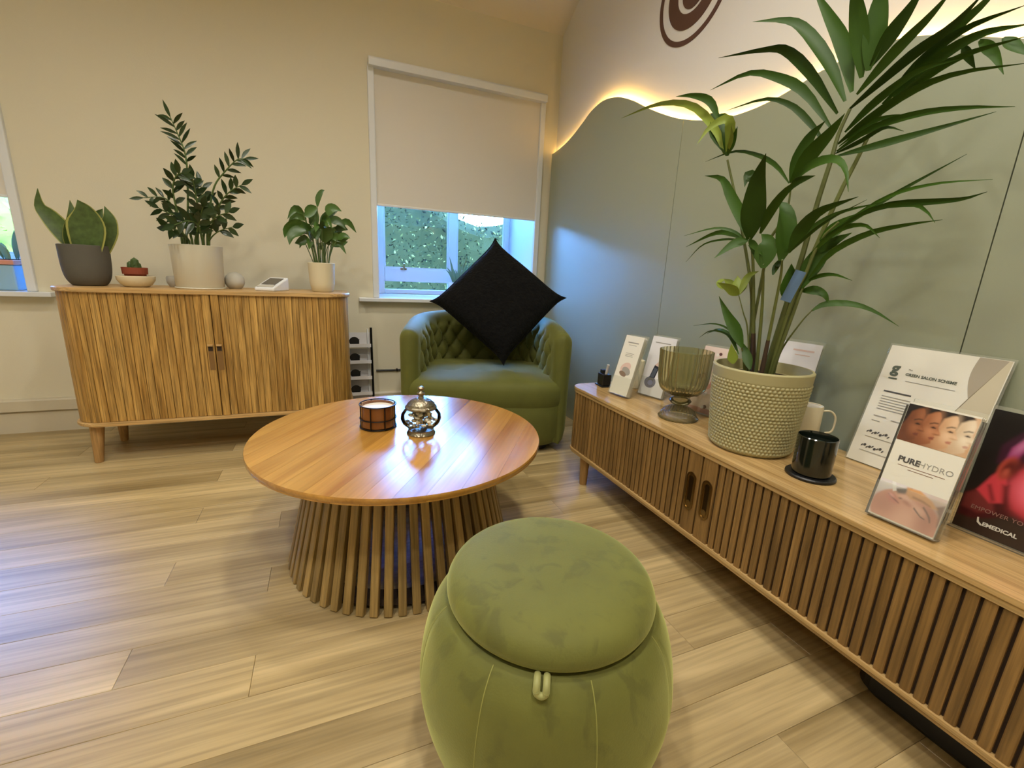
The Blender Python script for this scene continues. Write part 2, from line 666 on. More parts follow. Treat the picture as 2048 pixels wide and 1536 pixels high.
M['snakeleaf'] = plain('snake leaf', (72, 92, 44), 0.42, var=(40, 0.3))
M['snakeedge'] = plain('snake leaf edge', (160, 160, 84), 0.45)
M['lilyleaf'] = plain('lily leaf', (66, 96, 38), 0.35, rnd=0.3)
M['cactus'] = plain('cactus skin', (70, 92, 46), 0.6, bump=(120, 0.3))
M['aloe'] = plain('aloe leaf', (108, 138, 106), 0.5)
M['amber'] = plain('amber glass jar', (116, 66, 26), 0.12, coat=0.6)
M['wax'] = plain('candle wax', (230, 222, 205), 0.5)
M['glass'] = glassy('clear glass', (0.96, 0.98, 0.97), 0.02, 1.22)
M['pane'] = glassy('window glass', (0.93, 0.96, 0.97), 0.01, 1.25)
M['acrylic'] = glassy('clear acrylic', (0.97, 0.975, 0.96), 0.03, 1.12, body=0.10, bodycol=(236, 232, 220))
M['smoke'] = glassy('smoky olive glass', (0.90, 0.88, 0.74), 0.06, 1.4, body=0.14, bodycol=(176, 168, 116))
M['darkglass'] = plain('black green glass', (16, 22, 17), 0.12, coat=0.5)
M['paper'] = plain('white paper', (224, 220, 204), 0.6)
M['paper2'] = plain('cool white card', (224, 222, 222), 0.5)
M['ink'] = plain('grey ink', (150, 147, 138), 0.7)
M['inkdark'] = plain('dark ink', (74, 72, 68), 0.7)
M['greenink'] = plain('green grey ink', (84, 92, 80), 0.7)
M['taupe'] = plain('taupe print', (164, 154, 134), 0.6)
M['sand'] = plain('sand print', (196, 186, 158), 0.6)
M['pebble'] = plain('pale pebble', (222, 216, 200), 0.5, var=(60, 0.2))
def buildw(mb, name, mats, parent=None, smooth=False, angle=None, label=None):
    """build from world coordinates under an unrotated parent chain"""
    off = Vector((0, 0, 0))
    p = parent
    while p is not None:
        off += Vector(p.location)
        p = p.parent
    mb.v = [tuple(Vector(v) - off) for v in mb.v]
    return mb.build(name, mats, parent, smooth, angle, None, label)

# ================================================================ the room
YW = 3.26            # face of the window wall
XR = 1.64            # face of the right wall (upper part)
floor = struct(MB().box((-3.3, -1.7, -0.05), (1.8, 3.95, -0.012)).build('floor', M['subfloor']))
# planks, running along X, every third row with the same stagger
PW, PL = 0.127, 1.43
def plank_mesh(length):
    mb = MB()
    h, w, b = length / 2 - 0.0004, PW / 2 - 0.0003, 0.0008
    mb.add([(-h, -w, -0.011), (h, -w, -0.011), (h, w, -0.011), (-h, w, -0.011),
            (-h, -w, -b), (h, -w, -b), (h, w, -b), (-h, w, -b),
            (-h + b, -w + b, 0), (h - b, -w + b, 0), (h - b, w - b, 0), (-h + b, w - b, 0)],
           [(0, 1, 5, 4), (1, 2, 6, 5), (2, 3, 7, 6), (3, 0, 4, 7), (4, 5, 9, 8), (5, 6, 10, 9), (6, 7, 11, 10), (7, 4, 8, 11), (8, 9, 10, 11)])
    return mb.mesh('plank', M['plank'])
pm_full = plank_mesh(PL)
for k in range(-23, 16):
    y0 = 1.253 + PW * k
    ph = {2: -0.52, 1: -0.22, 0: -1.22}[k % 3]
    j = ph - PL * 3
    while j < 1.66:
        a, b = max(j, -3.2), min(j + PL, 1.64)
        if b - a > 0.02:
            me = pm_full if b - a > PL - 1e-6 else plank_mesh(b - a)
            put('plank', me, floor, ((a + b) / 2, y0 + PW / 2, 0))
        j += PL

# window wall with its two deep openings
W1 = (0.30, 1.525, 0.80, 2.235)
W2 = (-2.95, -1.46, 0.79, 2.235)
wb = MB()
D = 0.64
for (x0, x1, z0, z1) in ((-3.3, 1.8, -0.05, 0.785), (-3.3, -2.95, 0.785, 2.235), (-1.46, 0.30, 0.785, 2.235), (1.525, 1.8, 0.785, 2.235), (-3.3, 1.8, 2.235, 3.3)):
    wb.box((x0, YW, z0), (x1, YW + D, z1))
struct(wb.build('wall_back', M['wall']))
struct(MB().box((XR, -1.7, -0.05), (1.8, YW, 3.3)).build('wall_right', M['wall_white']))
struct(MB().box((-3.3, -1.7, -0.05), (-3.2, YW, 3.3)).build('wall_left', M['wall']))
struct(MB().box((-3.2, -1.7, -0.05), (XR, -1.6, 3.3)).build('wall_front', M['wall']))
cm = Matrix(((0, 0, 1, 0), (1, 0, 0, 0), (0, 1, 0, 0), (0, 0, 0, 1)))     # (a,b,c) -> X=c, Y=a, Z=b
struct(MB().prism([(-1.6, 3.2), (2.37, 3.2), (YW, 2.658), (YW, 3.25), (-1.6, 3.3)], -3.2, XR, 0, cm).build('ceiling', M['ceiling']))

# skirting: a stepped board with boxed pipes above it on the left
sk = MB().prism([(YW, 0), (YW, 0.128), (YW - 0.012, 0.128), (YW - 0.022, 0.116), (YW - 0.022, 0)], -3.2, 1.598, 0, cm)
struct(sk.build('baseboard_back', M['skirt']))
tr = MB().prism([(YW, 0.130), (YW, 0.196), (YW - 0.03, 0.196), (YW - 0.036, 0.188), (YW - 0.036, 0.130)], -3.2, -0.10, 0, cm)
struct(tr.build('trim_1', M['skirt']))

# ---------------------------------------------------------------- windows
def window(name, x0, x1, z0, z1, muls, low, sill_x0, sill_x1):
    root = bpy.data.objects.new(name, None)
    COL.objects.link(root)
    root.location = ((x0 + x1) / 2, YW, z0)
    struct(root)
    lin_ = MB()
    t = 0.008
    lin_.box((x0, YW + 0.005, z0), (x0 + t, YW + D, z1)).box((x1 - t, YW + 0.005, z0), (x1, YW + D, z1)).box((x0, YW + 0.005, z1 - t), (x1, YW + D, z1))
    buildw(lin_, 'jamb_lining', M['reveal'], root)
    sl = MB().box((x0 + t, YW - 0.0, z0 - 0.016), (x1 - t, YW + D, z0 + 0.004)).box((sill_x0, YW - 0.055, z0 - 0.022), (sill_x1, YW, z0 + 0.004))
    o = buildw(sl, 'window_sill', M['white'], root)
    bevel(o, 0.004)
    ya, yb = YW + 0.56, YW + 0.62
    fr = MB()
    fr.box((x0 + t, ya, z0 + 0.004), (x0 + 0.14, yb, z1 - t)).box((x1 - 0.055, ya, z0 + 0.004), (x1 - t, yb, z1 - t))
    fr.box((x0 + 0.14, ya, z1 - 0.10), (x1 - 0.055, yb, z1 - t)).box((x0 + 0.14, ya, z0 + 0.004), (x1 - 0.055, yb, z0 + 0.042))
    fr.box((x0 + 0.14, ya, low), (x1 - 0.055, yb, low + 0.105))
    bevel(buildw(fr, 'window_frame', M['white'], root), 0.006)
    edges = [x0 + 0.14] + [v for m in muls for v in (m - 0.035, m + 0.035)] + [x1 - 0.055]
    for m in muls:
        g = MB().box((m - 0.035, ya - 0.01, z0 + 0.042), (m + 0.035, yb, low)).box((m - 0.035, ya - 0.01, low + 0.105), (m + 0.035, yb, z1 - 0.10))
        bevel(buildw(g, 'glazing_bar', M['white'], root), 0.006)
    for i in range(0, len(edges), 2):
        a, b = edges[i], edges[i + 1]
        buildw(MB().box((a, ya + 0.025, low + 0.105), (b, ya + 0.031, z1 - 0.10)), 'pane', M['pane'], root)
        buildw(MB().box((a, ya + 0.025, z0 + 0.042), (b, ya + 0.031, low)), 'pane', M['pane'], root)
        bead = MB()
        e = 0.012
        for (p, q, r, s) in ((a, b, low + 0.105, low + 0.105 + e), (a, b, z1 - 0.10 - e, z1 - 0.10), (a, a + e, low + 0.105 + e, z1 - 0.10 - e), (b - e, b, low + 0.105 + e, z1 - 0.10 - e)):
            bead.box((p, ya + 0.008, r), (q, ya + 0.025, s))
        buildw(bead, 'glazing_bead', M['white'], root)
    for xa in (x0 - 0.004, x1 - 0.036):
        bevel(buildw(MB().box((xa, YW - 0.022, z0 + 0.004), (xa + 0.04, YW + 0.012, z1 - 0.02)), 'side_guide', M['white'], root), 0.006)
    return root

w1 = window('window_1', W1[0], W1[1], W1[2], W1[3], [1.005], 0.905, 0.20, 1.597)
w2 = window('window_2', W2[0], W2[1], W2[2], W2[3], [-2.2], 0.88, -3.05, -1.385)
# small brass stay on the middle frame of the right-hand window
st = MB().box((0.565, YW + 0.545, 1.00), (0.615, YW + 0.56, 1.012)).tube([(0.59, YW + 0.55, 1.006), (0.59, YW + 0.525, 1.012), (0.59, YW + 0.52, 1.05)], 0.008, 8)
buildw(st, 'casement_stay', M['brass'], w1, True)

def blind(x0, x1, ztop, zbot, label):
    t = thing('roller_blind', ((x0 + x1) / 2, YW - 0.02, zbot), label, 'blind', 0, None)
    hr = MB().prism([(YW - 0.058, ztop - 0.052), (YW - 0.002, ztop - 0.052), (YW - 0.002, ztop), (YW - 0.046, ztop), (YW - 0.058, ztop - 0.012)][::-1], x0 - 0.028, x1 + 0.024, 0, cm)
    bevel(buildw(hr, 'headrail', M['white'], t), 0.003)
    buildw(MB().box((x0 + 0.002, YW - 0.006, zbot + 0.012), (x1 - 0.002, YW - 0.003, ztop - 0.05)), 'fabric', M['blind'], t)
    bb = MB().box((x0 + 0.002, YW - 0.010, zbot), (x1 - 0.002, YW + 0.002, zbot + 0.014))
    bevel(buildw(bb, 'bottom_bar', M['white'], t, label='thin white bar along the hem'), 0.003)
    return t
blind(0.33, 1.497, 2.257, 1.405, 'taupe roller blind half lowered in the window behind the armchair')
blind(-2.92, -1.492, 2.257, 1.268, 'taupe roller blind at the left edge, above the blue planter')

# ---------------------------------------------------------------- wavy wall panel with strip light
WAVE = [(3.26, 1.882), (3.119, 1.897), (2.97, 1.93), (2.823, 1.985), (2.716, 2.028), (2.586, 2.045), (2.437, 2.018), (2.295, 1.958), (2.162, 1.885),
        (2.021, 1.815), (1.878, 1.755), (1.723, 1.709), (1.589, 1.686), (1.474, 1.682), (1.372, 1.691), (1.284, 1.708), (1.203, 1.725), (1.10, 1.736),
        (0.98, 1.728), (0.86, 1.69), (0.74, 1.635), (0.62, 1.585), (0.48, 1.56), (0.30, 1.58), (0.1, 1.66), (-0.15, 1.75), (-0.45, 1.74), (-0.8, 1.62), (-1.2, 1.56), (-1.6, 1.6)]
def wave(y):
    for (a, za), (b, zb) in zip(WAVE, WAVE[1:]):
        if b <= y <= a:
            return za + (zb - za) * (a - y) / (a - b)
    return WAVE[-1][1]
panel = thing('wavy_wall_panel', (1.60, 1.0, 0), 'sage green wall panel with a wavy top edge lit from behind by warm strip light', 'wall panel')
pmx = Matrix(((0, 0, 1, 0), (1, 0, 0, 0), (0, 1, 0, 0), (0, 0, 0, 1)))
FINE = spline([(y, z, 0) for y, z in WAVE], 240)
for ya, yb in ((1.8665, 3.245), (0.6465, 1.8635), (-0.57, 0.6435), (-1.59, -0.573)):
    top = [(ya, wave(ya))] + [(p.x, p.y) for p in reversed(FINE) if ya + 0.01 < p.x < yb - 0.01] + [(yb, wave(yb))]
    mb = MB().prism([(ya, 0.0)] + top[::1] + [(yb, 0.0)], 1.600, 1.614, 0, pmx)
    buildw(mb, 'panel_sheet', M['sage'], panel)
# battens that hold the sheets off the wall
for y in (3.05, 1.865, 0.645, -0.57):
    buildw(MB().box((1.614, y - 0.03, 0.02), (1.64, y + 0.03, wave(y) - 0.16)), 'batten', M['sage_edge'], panel)
# strip light: a thin ribbon glued to the back of the sheets just under the wave
ls = MB()
P_ = [(p.x, p.y) for p in FINE if -1.58 < p.x < 3.235]
for (a, za), (b, zb) in zip(P_, P_[1:]):
    ls.add([(1.6155, a, za - 0.016), (1.6155, b, zb - 0.016), (1.6155, b, zb - 0.006), (1.6155, a, za - 0.006)], [(0, 1, 2, 3)])
o = buildw(ls, 'strip_light', M['led'], panel, label='glowing warm white strip')

# ---------------------------------------------------------------- brown spiral emblem on the upper wall
emb = MB()
cy_, cz_ = 1.949, 2.335
def arcband(mb, f0, f1, a0, a1, n):
    """flat band between radii f0(a) and f1(a), 3 mm thick, on the wall"""
    vs, fs = [], []
    for i in range(n + 1):
        a = a0 + (a1 - a0) * i / n
        for r, x in ((f0(a), XR - 0.003), (f1(a), XR - 0.003), (f1(a), XR), (f0(a), XR)):
            vs.append((x, cy_ + r * math.cos(a), cz_ + r * math.sin(a)))
    for i in range(n):
        for k in range(4):
            k2 = (k + 1) % 4
            fs.append((i * 4 + k, i * 4 + k2, i * 4 + 4 + k2, i * 4 + 4 + k))
    mb.add(vs, fs)
rd = math.radians
arcband(emb, lambda a: 0.211, lambda a: 0.233, 0, 2 * PI, 96)
# inner spiral: a thick arm that winds in to a solid core
def r_out(a):
    return 0.165 + 0.000 * a
arcband(emb, lambda a: 0.105 - 0.012 * max(0, (a - rd(-20)) / PI), lambda a: 0.168 - 0.020 * max(0, (a - rd(10)) / PI), rd(-200), rd(100), 80)
arcband(emb, lambda a: 0.0, lambda a: 0.09 - 0.05 * max(0, (a - rd(-90)) / PI) ** 1.2, rd(-190), rd(60), 60)
o = emb.build('wall_emblem', M['logo'])
tag(o, 'brown spiral emblem on the white wall above the wavy panel', 'emblem')

# ---------------------------------------------------------------- garden outside
struct(MB().box((-14, YW + D, -0.5), (14, 20, -0.35)).build('ground', plain('lawn', (52, 66, 34), 0.9, var=(8, 0.2))))
hb = MB()
def hedge_h(x):
    return 1.95 + 0.12 * math.sin(x * 1.7) + 0.07 * math.sin(x * 4.1 + 1) + (0.5 if x < -2 else 0.45 * max(0.0, min(1.0, (1.9 - x) / 1.2)))
def hf(a, b):
    x = -13 + 26 * a
    h = hedge_h(x)
    if b < 0.8:
        return (x, 7.6 - 0.15 * math.sin(b * 4 + x * 2), -0.36 + (h + 0.36) * b / 0.8)
    return (x, 7.6 + (b - 0.8) * 6, h)
hb.grid(hf, 80, 12)
for i in range(16000):
    x = R.uniform(-12.5, 12.5) if i % 3 == 0 else R.uniform(-9, 4.5)
    z = R.uniform(-0.3, hedge_h(x) + 0.05)
    c = Vector((x, 7.45 + R.uniform(-0.15, 0.15), z))
    q = Matrix.Rotation(R.uniform(0, 6.28), 3, Vector((R.uniform(-1, 1), R.uniform(-1, 1), R.uniform(-1, 1))).normalized())
    s = R.uniform(0.018, 0.042)
    hb.add([c + q @ Vector((-s, 0, 0)), c + q @ Vector((0, -s * 0.5, 0.01)), c + q @ Vector((s, 0, 0)), c + q @ Vector((0, s * 0.5, 0.01))], [(0, 1, 2, 3)], R.choice((0, 0, 1, 2)))
o = hb.build('hedge', [plain('hedge green', (42, 47, 28), 0.9, spec=0.05), plain('hedge light', (88, 92, 54), 0.9, spec=0.05), plain('hedge dark', (20, 24, 16), 0.9, spec=0.05)])
tag(o, 'tall leafy green garden hedge seen through the windows', 'hedge', None, 'stuff')

# sunlit shrub close outside the left window
sb2 = MB()
def shrub(a, b):
    t, p = 2 * PI * a, PI * (0.02 + 0.96 * b)
    k = 1 + 0.08 * math.sin(5 * t + 3 * b * PI) + 0.05 * math.sin(11 * t)
    return (-3.0 + 0.85 * k * math.cos(t) * math.sin(p), 5.9 + 0.6 * k * math.sin(t) * math.sin(p), 0.75 - 1.15 * k * math.cos(p))
sb2.grid(shrub, 40, 24, cu=True)
for i in range(5000):
    p = Vector(shrub(R.random(), R.random() ** 0.8))
    p += (p - Vector((-3.0, 5.9, 0.75))) * R.uniform(0.0, 0.06)
    q = Matrix.Rotation(R.uniform(0, 6.28), 3, Vector((R.uniform(-1, 1), R.uniform(-1, 1), R.uniform(-1, 1))).normalized())
    s_ = R.uniform(0.02, 0.045)
    sb2.add([p + q @ Vector((-s_, 0, 0)), p + q @ Vector((0, -s_ * 0.5, 0.01)), p + q @ Vector((s_, 0, 0)), p + q @ Vector((0, s_ * 0.5, 0.01))], [(0, 1, 2, 3)], R.choice((0, 1, 1)))
o = sb2.build('shrub', [plain('shrub yellow green', (150, 152, 62), 0.9, spec=0.05), plain('shrub lime', (188, 186, 92), 0.9, spec=0.05)])
tag(o, 'sunlit yellow-green shrub outside the window at the left edge', 'shrub', None, 'stuff')
PALM=[([(1.270,1.020,0.721),(1.247,1.024,0.906),(1.218,1.030,1.022),(1.185,1.083,1.218),(1.150,1.124,1.370)],0.0060,[([(1.150,1.140,1.391),(1.142,1.185,1.473),(1.132,1.292,1.565),(1.120,1.448,1.612),(1.108,1.650,1.619)],0.0251),
([(1.150,1.177,1.486),(1.131,1.208,1.550),(1.105,1.256,1.577),(1.077,1.306,1.585)],0.0227),
([(1.150,1.131,1.389),(1.155,1.191,1.463),(1.161,1.205,1.508),(1.167,1.240,1.532)],0.0429),
([(1.150,1.131,1.389),(1.134,1.117,1.442),(1.112,1.112,1.472),(1.088,1.149,1.456),(1.063,1.166,1.411)],0.0298),
([(1.150,1.129,1.382),(1.149,1.130,1.435),(1.148,1.158,1.493),(1.146,1.196,1.507)],0.0382),
([(1.150,1.126,1.388),(1.135,1.097,1.418),(1.116,1.072,1.444)],0.0209),
([(1.150,1.127,1.395),(1.111,1.082,1.418),(1.060,1.041,1.430)],0.0120)]),
([(1.250,0.987,0.730),(1.229,1.004,0.908),(1.201,1.017,1.077),(1.170,1.015,1.141)],0.0060,[([(1.170,1.014,1.135),(1.168,1.041,1.185),(1.166,1.104,1.267),(1.164,1.149,1.323),(1.161,1.220,1.343)],0.0333),
([(1.170,1.016,1.135),(1.145,0.996,1.205),(1.113,0.970,1.283),(1.077,0.927,1.338)],0.0609),
([(1.170,1.028,1.288),(1.160,1.045,1.315),(1.148,1.043,1.281)],0.0306),
([(1.170,0.981,1.149),(1.147,0.940,1.204),(1.116,0.872,1.249),(1.083,0.787,1.260)],0.0245),
([(1.170,1.033,1.136),(1.148,1.066,1.161),(1.119,1.113,1.168),(1.086,1.196,1.149)],0.0095),
([(1.170,1.032,1.133),(1.164,1.072,1.154),(1.156,1.139,1.158),(1.146,1.246,1.120)],0.0181),
([(1.170,1.032,1.131),(1.183,1.116,1.141),(1.200,1.225,1.130),(1.219,1.315,1.075)],0.0066),
([(1.170,1.019,1.133),(1.136,1.040,1.118),(1.092,1.062,1.077)],0.0277),
([(1.170,1.016,1.133),(1.144,0.967,1.110),(1.110,0.909,1.081)],0.0192)]),
([(1.240,0.969,0.734),(1.211,0.962,0.912),(1.172,0.947,1.022),(1.130,0.921,1.062)],0.0050,[([(1.130,0.919,1.050),(1.133,0.922,1.088),(1.138,0.925,1.123),(1.143,0.955,1.144)],0.0515),
([(1.130,0.920,1.052),(1.161,0.978,1.096),(1.201,1.043,1.122)],0.0195)]),
([(1.240,0.950,0.738),(1.219,0.931,0.887),(1.191,0.908,1.024),(1.160,0.889,1.074)],0.0050,[([(1.160,0.894,1.071),(1.161,0.895,1.138),(1.162,0.907,1.202),(1.164,0.936,1.231)],0.0520),
([(1.160,0.874,1.093),(1.152,0.846,1.149),(1.142,0.798,1.189),(1.131,0.707,1.209)],0.0330),
([(1.160,0.874,1.093),(1.180,0.840,1.151),(1.207,0.793,1.190),(1.236,0.708,1.209)],0.0137),
([(1.160,0.873,1.091),(1.135,0.806,1.136),(1.104,0.740,1.163),(1.068,0.649,1.189)],0.0080),
([(1.160,0.909,1.033),(1.184,0.917,1.065),(1.215,0.921,1.087)],0.0179)]),
([(1.280,0.968,0.733),(1.282,0.942,0.943),(1.285,0.925,1.081),(1.289,0.914,1.225),(1.292,0.900,1.345),(1.296,0.896,1.410),(1.300,0.882,1.465)],0.0080,[([(1.300,0.937,1.399),(1.287,0.980,1.456),(1.269,1.037,1.514),(1.250,1.113,1.549),(1.229,1.235,1.549)],0.0171),
([(1.300,0.925,1.432),(1.282,1.009,1.541),(1.258,1.083,1.597),(1.232,1.174,1.635),(1.205,1.294,1.622)],0.0257),
([(1.300,0.913,1.463),(1.281,0.997,1.584),(1.256,1.065,1.659),(1.229,1.115,1.677),(1.200,1.272,1.706)],0.0305),
([(1.300,0.900,1.488),(1.287,0.957,1.594),(1.271,1.034,1.699),(1.252,1.086,1.741),(1.232,1.186,1.776)],0.0330),
([(1.300,0.886,1.506),(1.305,0.933,1.627),(1.312,1.003,1.734),(1.319,1.076,1.836)],0.0371),
([(1.300,0.869,1.533),(1.276,0.881,1.627),(1.245,0.886,1.698),(1.211,0.880,1.726)],0.0389),
([(1.300,0.855,1.544),(1.294,0.852,1.619),(1.287,0.853,1.693),(1.279,0.849,1.718)],0.0476),
([(1.300,0.851,1.553),(1.297,0.819,1.607),(1.293,0.787,1.645),(1.289,0.758,1.686)],0.0327),
([(1.300,0.872,1.496),(1.285,0.793,1.559),(1.265,0.726,1.594),(1.243,0.674,1.626)],0.0240),
([(1.300,0.883,1.466),(1.293,0.764,1.540),(1.283,0.687,1.568),(1.273,0.634,1.606)],0.0259),
([(1.300,0.896,1.384),(1.293,0.830,1.423),(1.283,0.740,1.457),(1.272,0.650,1.463),(1.261,0.533,1.438)],0.0205),
([(1.300,0.895,1.366),(1.292,0.814,1.400),(1.283,0.710,1.404),(1.272,0.618,1.388),(1.260,0.532,1.363)],0.0161),
([(1.300,0.895,1.353),(1.296,0.780,1.357),(1.291,0.682,1.362),(1.285,0.570,1.369)],0.0189),
([(1.300,0.891,1.377),(1.299,0.821,1.416),(1.297,0.768,1.417),(1.296,0.721,1.403)],0.0104),
([(1.300,0.883,1.410),(1.287,0.813,1.460),(1.271,0.724,1.493),(1.253,0.638,1.482)],0.0184),
([(1.300,0.897,1.361),(1.282,0.829,1.372),(1.259,0.761,1.384),(1.233,0.703,1.358)],0.0111)]),
([(1.290,0.969,0.732),(1.295,0.935,0.927),(1.301,0.908,1.082),(1.307,0.869,1.251),(1.315,0.845,1.341),(1.322,0.823,1.426),(1.330,0.799,1.472)],0.0070,[([(1.330,0.810,1.482),(1.331,0.754,1.539),(1.331,0.684,1.573),(1.332,0.589,1.575)],0.0226),
([(1.330,0.822,1.464),(1.326,0.734,1.521),(1.320,0.653,1.545),(1.313,0.565,1.528)],0.0251),
([(1.330,0.822,1.443),(1.320,0.738,1.493),(1.307,0.659,1.509),(1.292,0.555,1.499)],0.0199),
([(1.330,0.801,1.490),(1.338,0.728,1.569),(1.349,0.674,1.617),(1.361,0.652,1.653)],0.0230),
([(1.330,0.680,1.540),(1.338,0.667,1.514),(1.348,0.654,1.486)],0.0182),
([(1.330,0.652,1.537),(1.310,0.612,1.496),(1.284,0.574,1.437)],0.0215),
([(1.330,0.612,1.526),(1.330,0.588,1.500),(1.330,0.558,1.472)],0.0217),
([(1.330,0.759,1.502),(1.327,0.746,1.492),(1.324,0.749,1.470)],0.0133),
([(1.330,0.831,1.434),(1.341,0.778,1.495),(1.356,0.726,1.525),(1.373,0.668,1.535)],0.0177)]),
([(1.250,1.019,1.129),(1.237,0.964,1.210),(1.220,0.950,1.288)],0.0040,[([(1.220,0.953,1.286),(1.228,0.950,1.344),(1.239,0.936,1.402),(1.251,0.907,1.437)],0.0394),
([(1.220,0.950,1.288),(1.207,0.902,1.343),(1.190,0.844,1.384),(1.172,0.805,1.413)],0.0371),
([(1.220,0.957,1.286),(1.234,1.020,1.346),(1.253,1.109,1.395),(1.274,1.224,1.432),(1.296,1.368,1.431)],0.0138),
([(1.220,0.950,1.288),(1.205,0.889,1.318),(1.186,0.821,1.316),(1.164,0.773,1.283),(1.141,0.738,1.224)],0.0236),
([(1.220,0.949,1.285),(1.209,0.912,1.290),(1.195,0.866,1.288)],0.0165)]),
([(1.280,0.955,0.736),(1.284,0.925,0.972),(1.289,0.907,1.038),(1.294,0.887,1.132),(1.300,0.850,1.180)],0.0060,[([(1.290,0.884,1.132),(1.304,0.806,1.191),(1.322,0.722,1.250),(1.341,0.626,1.309)],0.0133),
([(1.290,0.841,1.169),(1.271,0.730,1.224),(1.247,0.628,1.236),(1.220,0.518,1.225)],0.0092),
([(1.290,0.819,1.181),(1.290,0.737,1.209),(1.289,0.641,1.206),(1.288,0.587,1.205),(1.288,0.550,1.214)],0.0148),
([(1.290,0.875,1.136),(1.273,0.767,1.198),(1.250,0.664,1.199),(1.225,0.618,1.178),(1.198,0.583,1.148)],0.0114),
([(1.290,0.895,1.028),(1.296,0.850,1.101),(1.305,0.774,1.146),(1.314,0.699,1.162),(1.324,0.631,1.169)],0.0166),
([(1.290,0.912,1.001),(1.304,0.901,1.066),(1.323,0.877,1.124),(1.343,0.836,1.155)],0.0490),
([(1.290,0.908,1.091),(1.294,0.850,1.155),(1.299,0.785,1.168),(1.305,0.743,1.134)],0.0144),
([(1.290,0.884,1.132),(1.323,0.862,1.173),(1.365,0.841,1.209)],0.0345)]),
([(1.280,0.948,0.737),(1.285,0.917,0.929),(1.292,0.911,0.990),(1.300,0.906,1.023)],0.0050,[([(1.300,0.906,1.020),(1.288,0.863,1.037),(1.273,0.813,1.040),(1.256,0.756,1.026)],0.0116),
([(1.300,0.917,0.993),(1.307,0.883,0.996),(1.315,0.857,0.985),(1.325,0.845,0.960)],0.0254),
([(1.300,0.958,0.959),(1.303,0.960,1.016),(1.307,0.969,1.072)],0.0552)]),
([(1.300,0.953,0.747),(1.300,0.941,0.816),(1.300,0.898,0.903),(1.300,0.872,0.941)],0.0030,[([(1.300,0.874,0.938),(1.319,0.851,0.959),(1.344,0.800,0.964),(1.371,0.755,0.950),(1.400,0.701,0.914)],0.0187)]),
([(1.200,0.978,0.740),(1.187,0.979,0.782),(1.170,0.979,0.818)],0.0040,[([(1.170,0.975,0.816),(1.171,1.010,0.866),(1.173,1.053,0.909),(1.174,1.099,0.964)],0.0370),
([(1.170,0.983,0.823),(1.165,1.030,0.864),(1.159,1.087,0.876),(1.152,1.167,0.860)],0.0061),
([(1.170,0.982,0.817),(1.184,1.058,0.848),(1.201,1.138,0.846),(1.221,1.201,0.814)],0.0064),
([(1.170,0.984,0.793),(1.189,1.047,0.843),(1.213,1.118,0.852),(1.240,1.189,0.829)],0.0141),
([(1.170,0.999,0.761),(1.164,1.003,0.790),(1.155,1.005,0.823)],0.0298),
([(1.170,0.936,0.756),(1.179,0.965,0.797),(1.190,0.999,0.832)],0.0262)]),
([(1.220,0.976,0.746),(1.204,0.998,0.873),(1.183,1.004,0.919),(1.160,1.012,0.973)],0.0025,[([(1.160,1.012,0.973),(1.121,1.015,0.991),(1.071,1.017,1.006)],0.0290),
([(1.160,1.012,0.973),(1.171,1.056,1.002),(1.186,1.102,1.019)],0.0303),
([(1.160,1.012,0.973),(1.167,1.027,1.003),(1.176,1.041,1.029)],0.0332),
([(1.160,1.010,0.973),(1.194,1.033,0.998),(1.239,1.061,1.034)],0.0303),
([(1.160,1.009,0.976),(1.181,1.007,1.027),(1.208,0.996,1.045)],0.0199),
([(1.160,1.085,1.018),(1.139,1.069,1.001),(1.111,1.028,0.986)],0.0200)])]
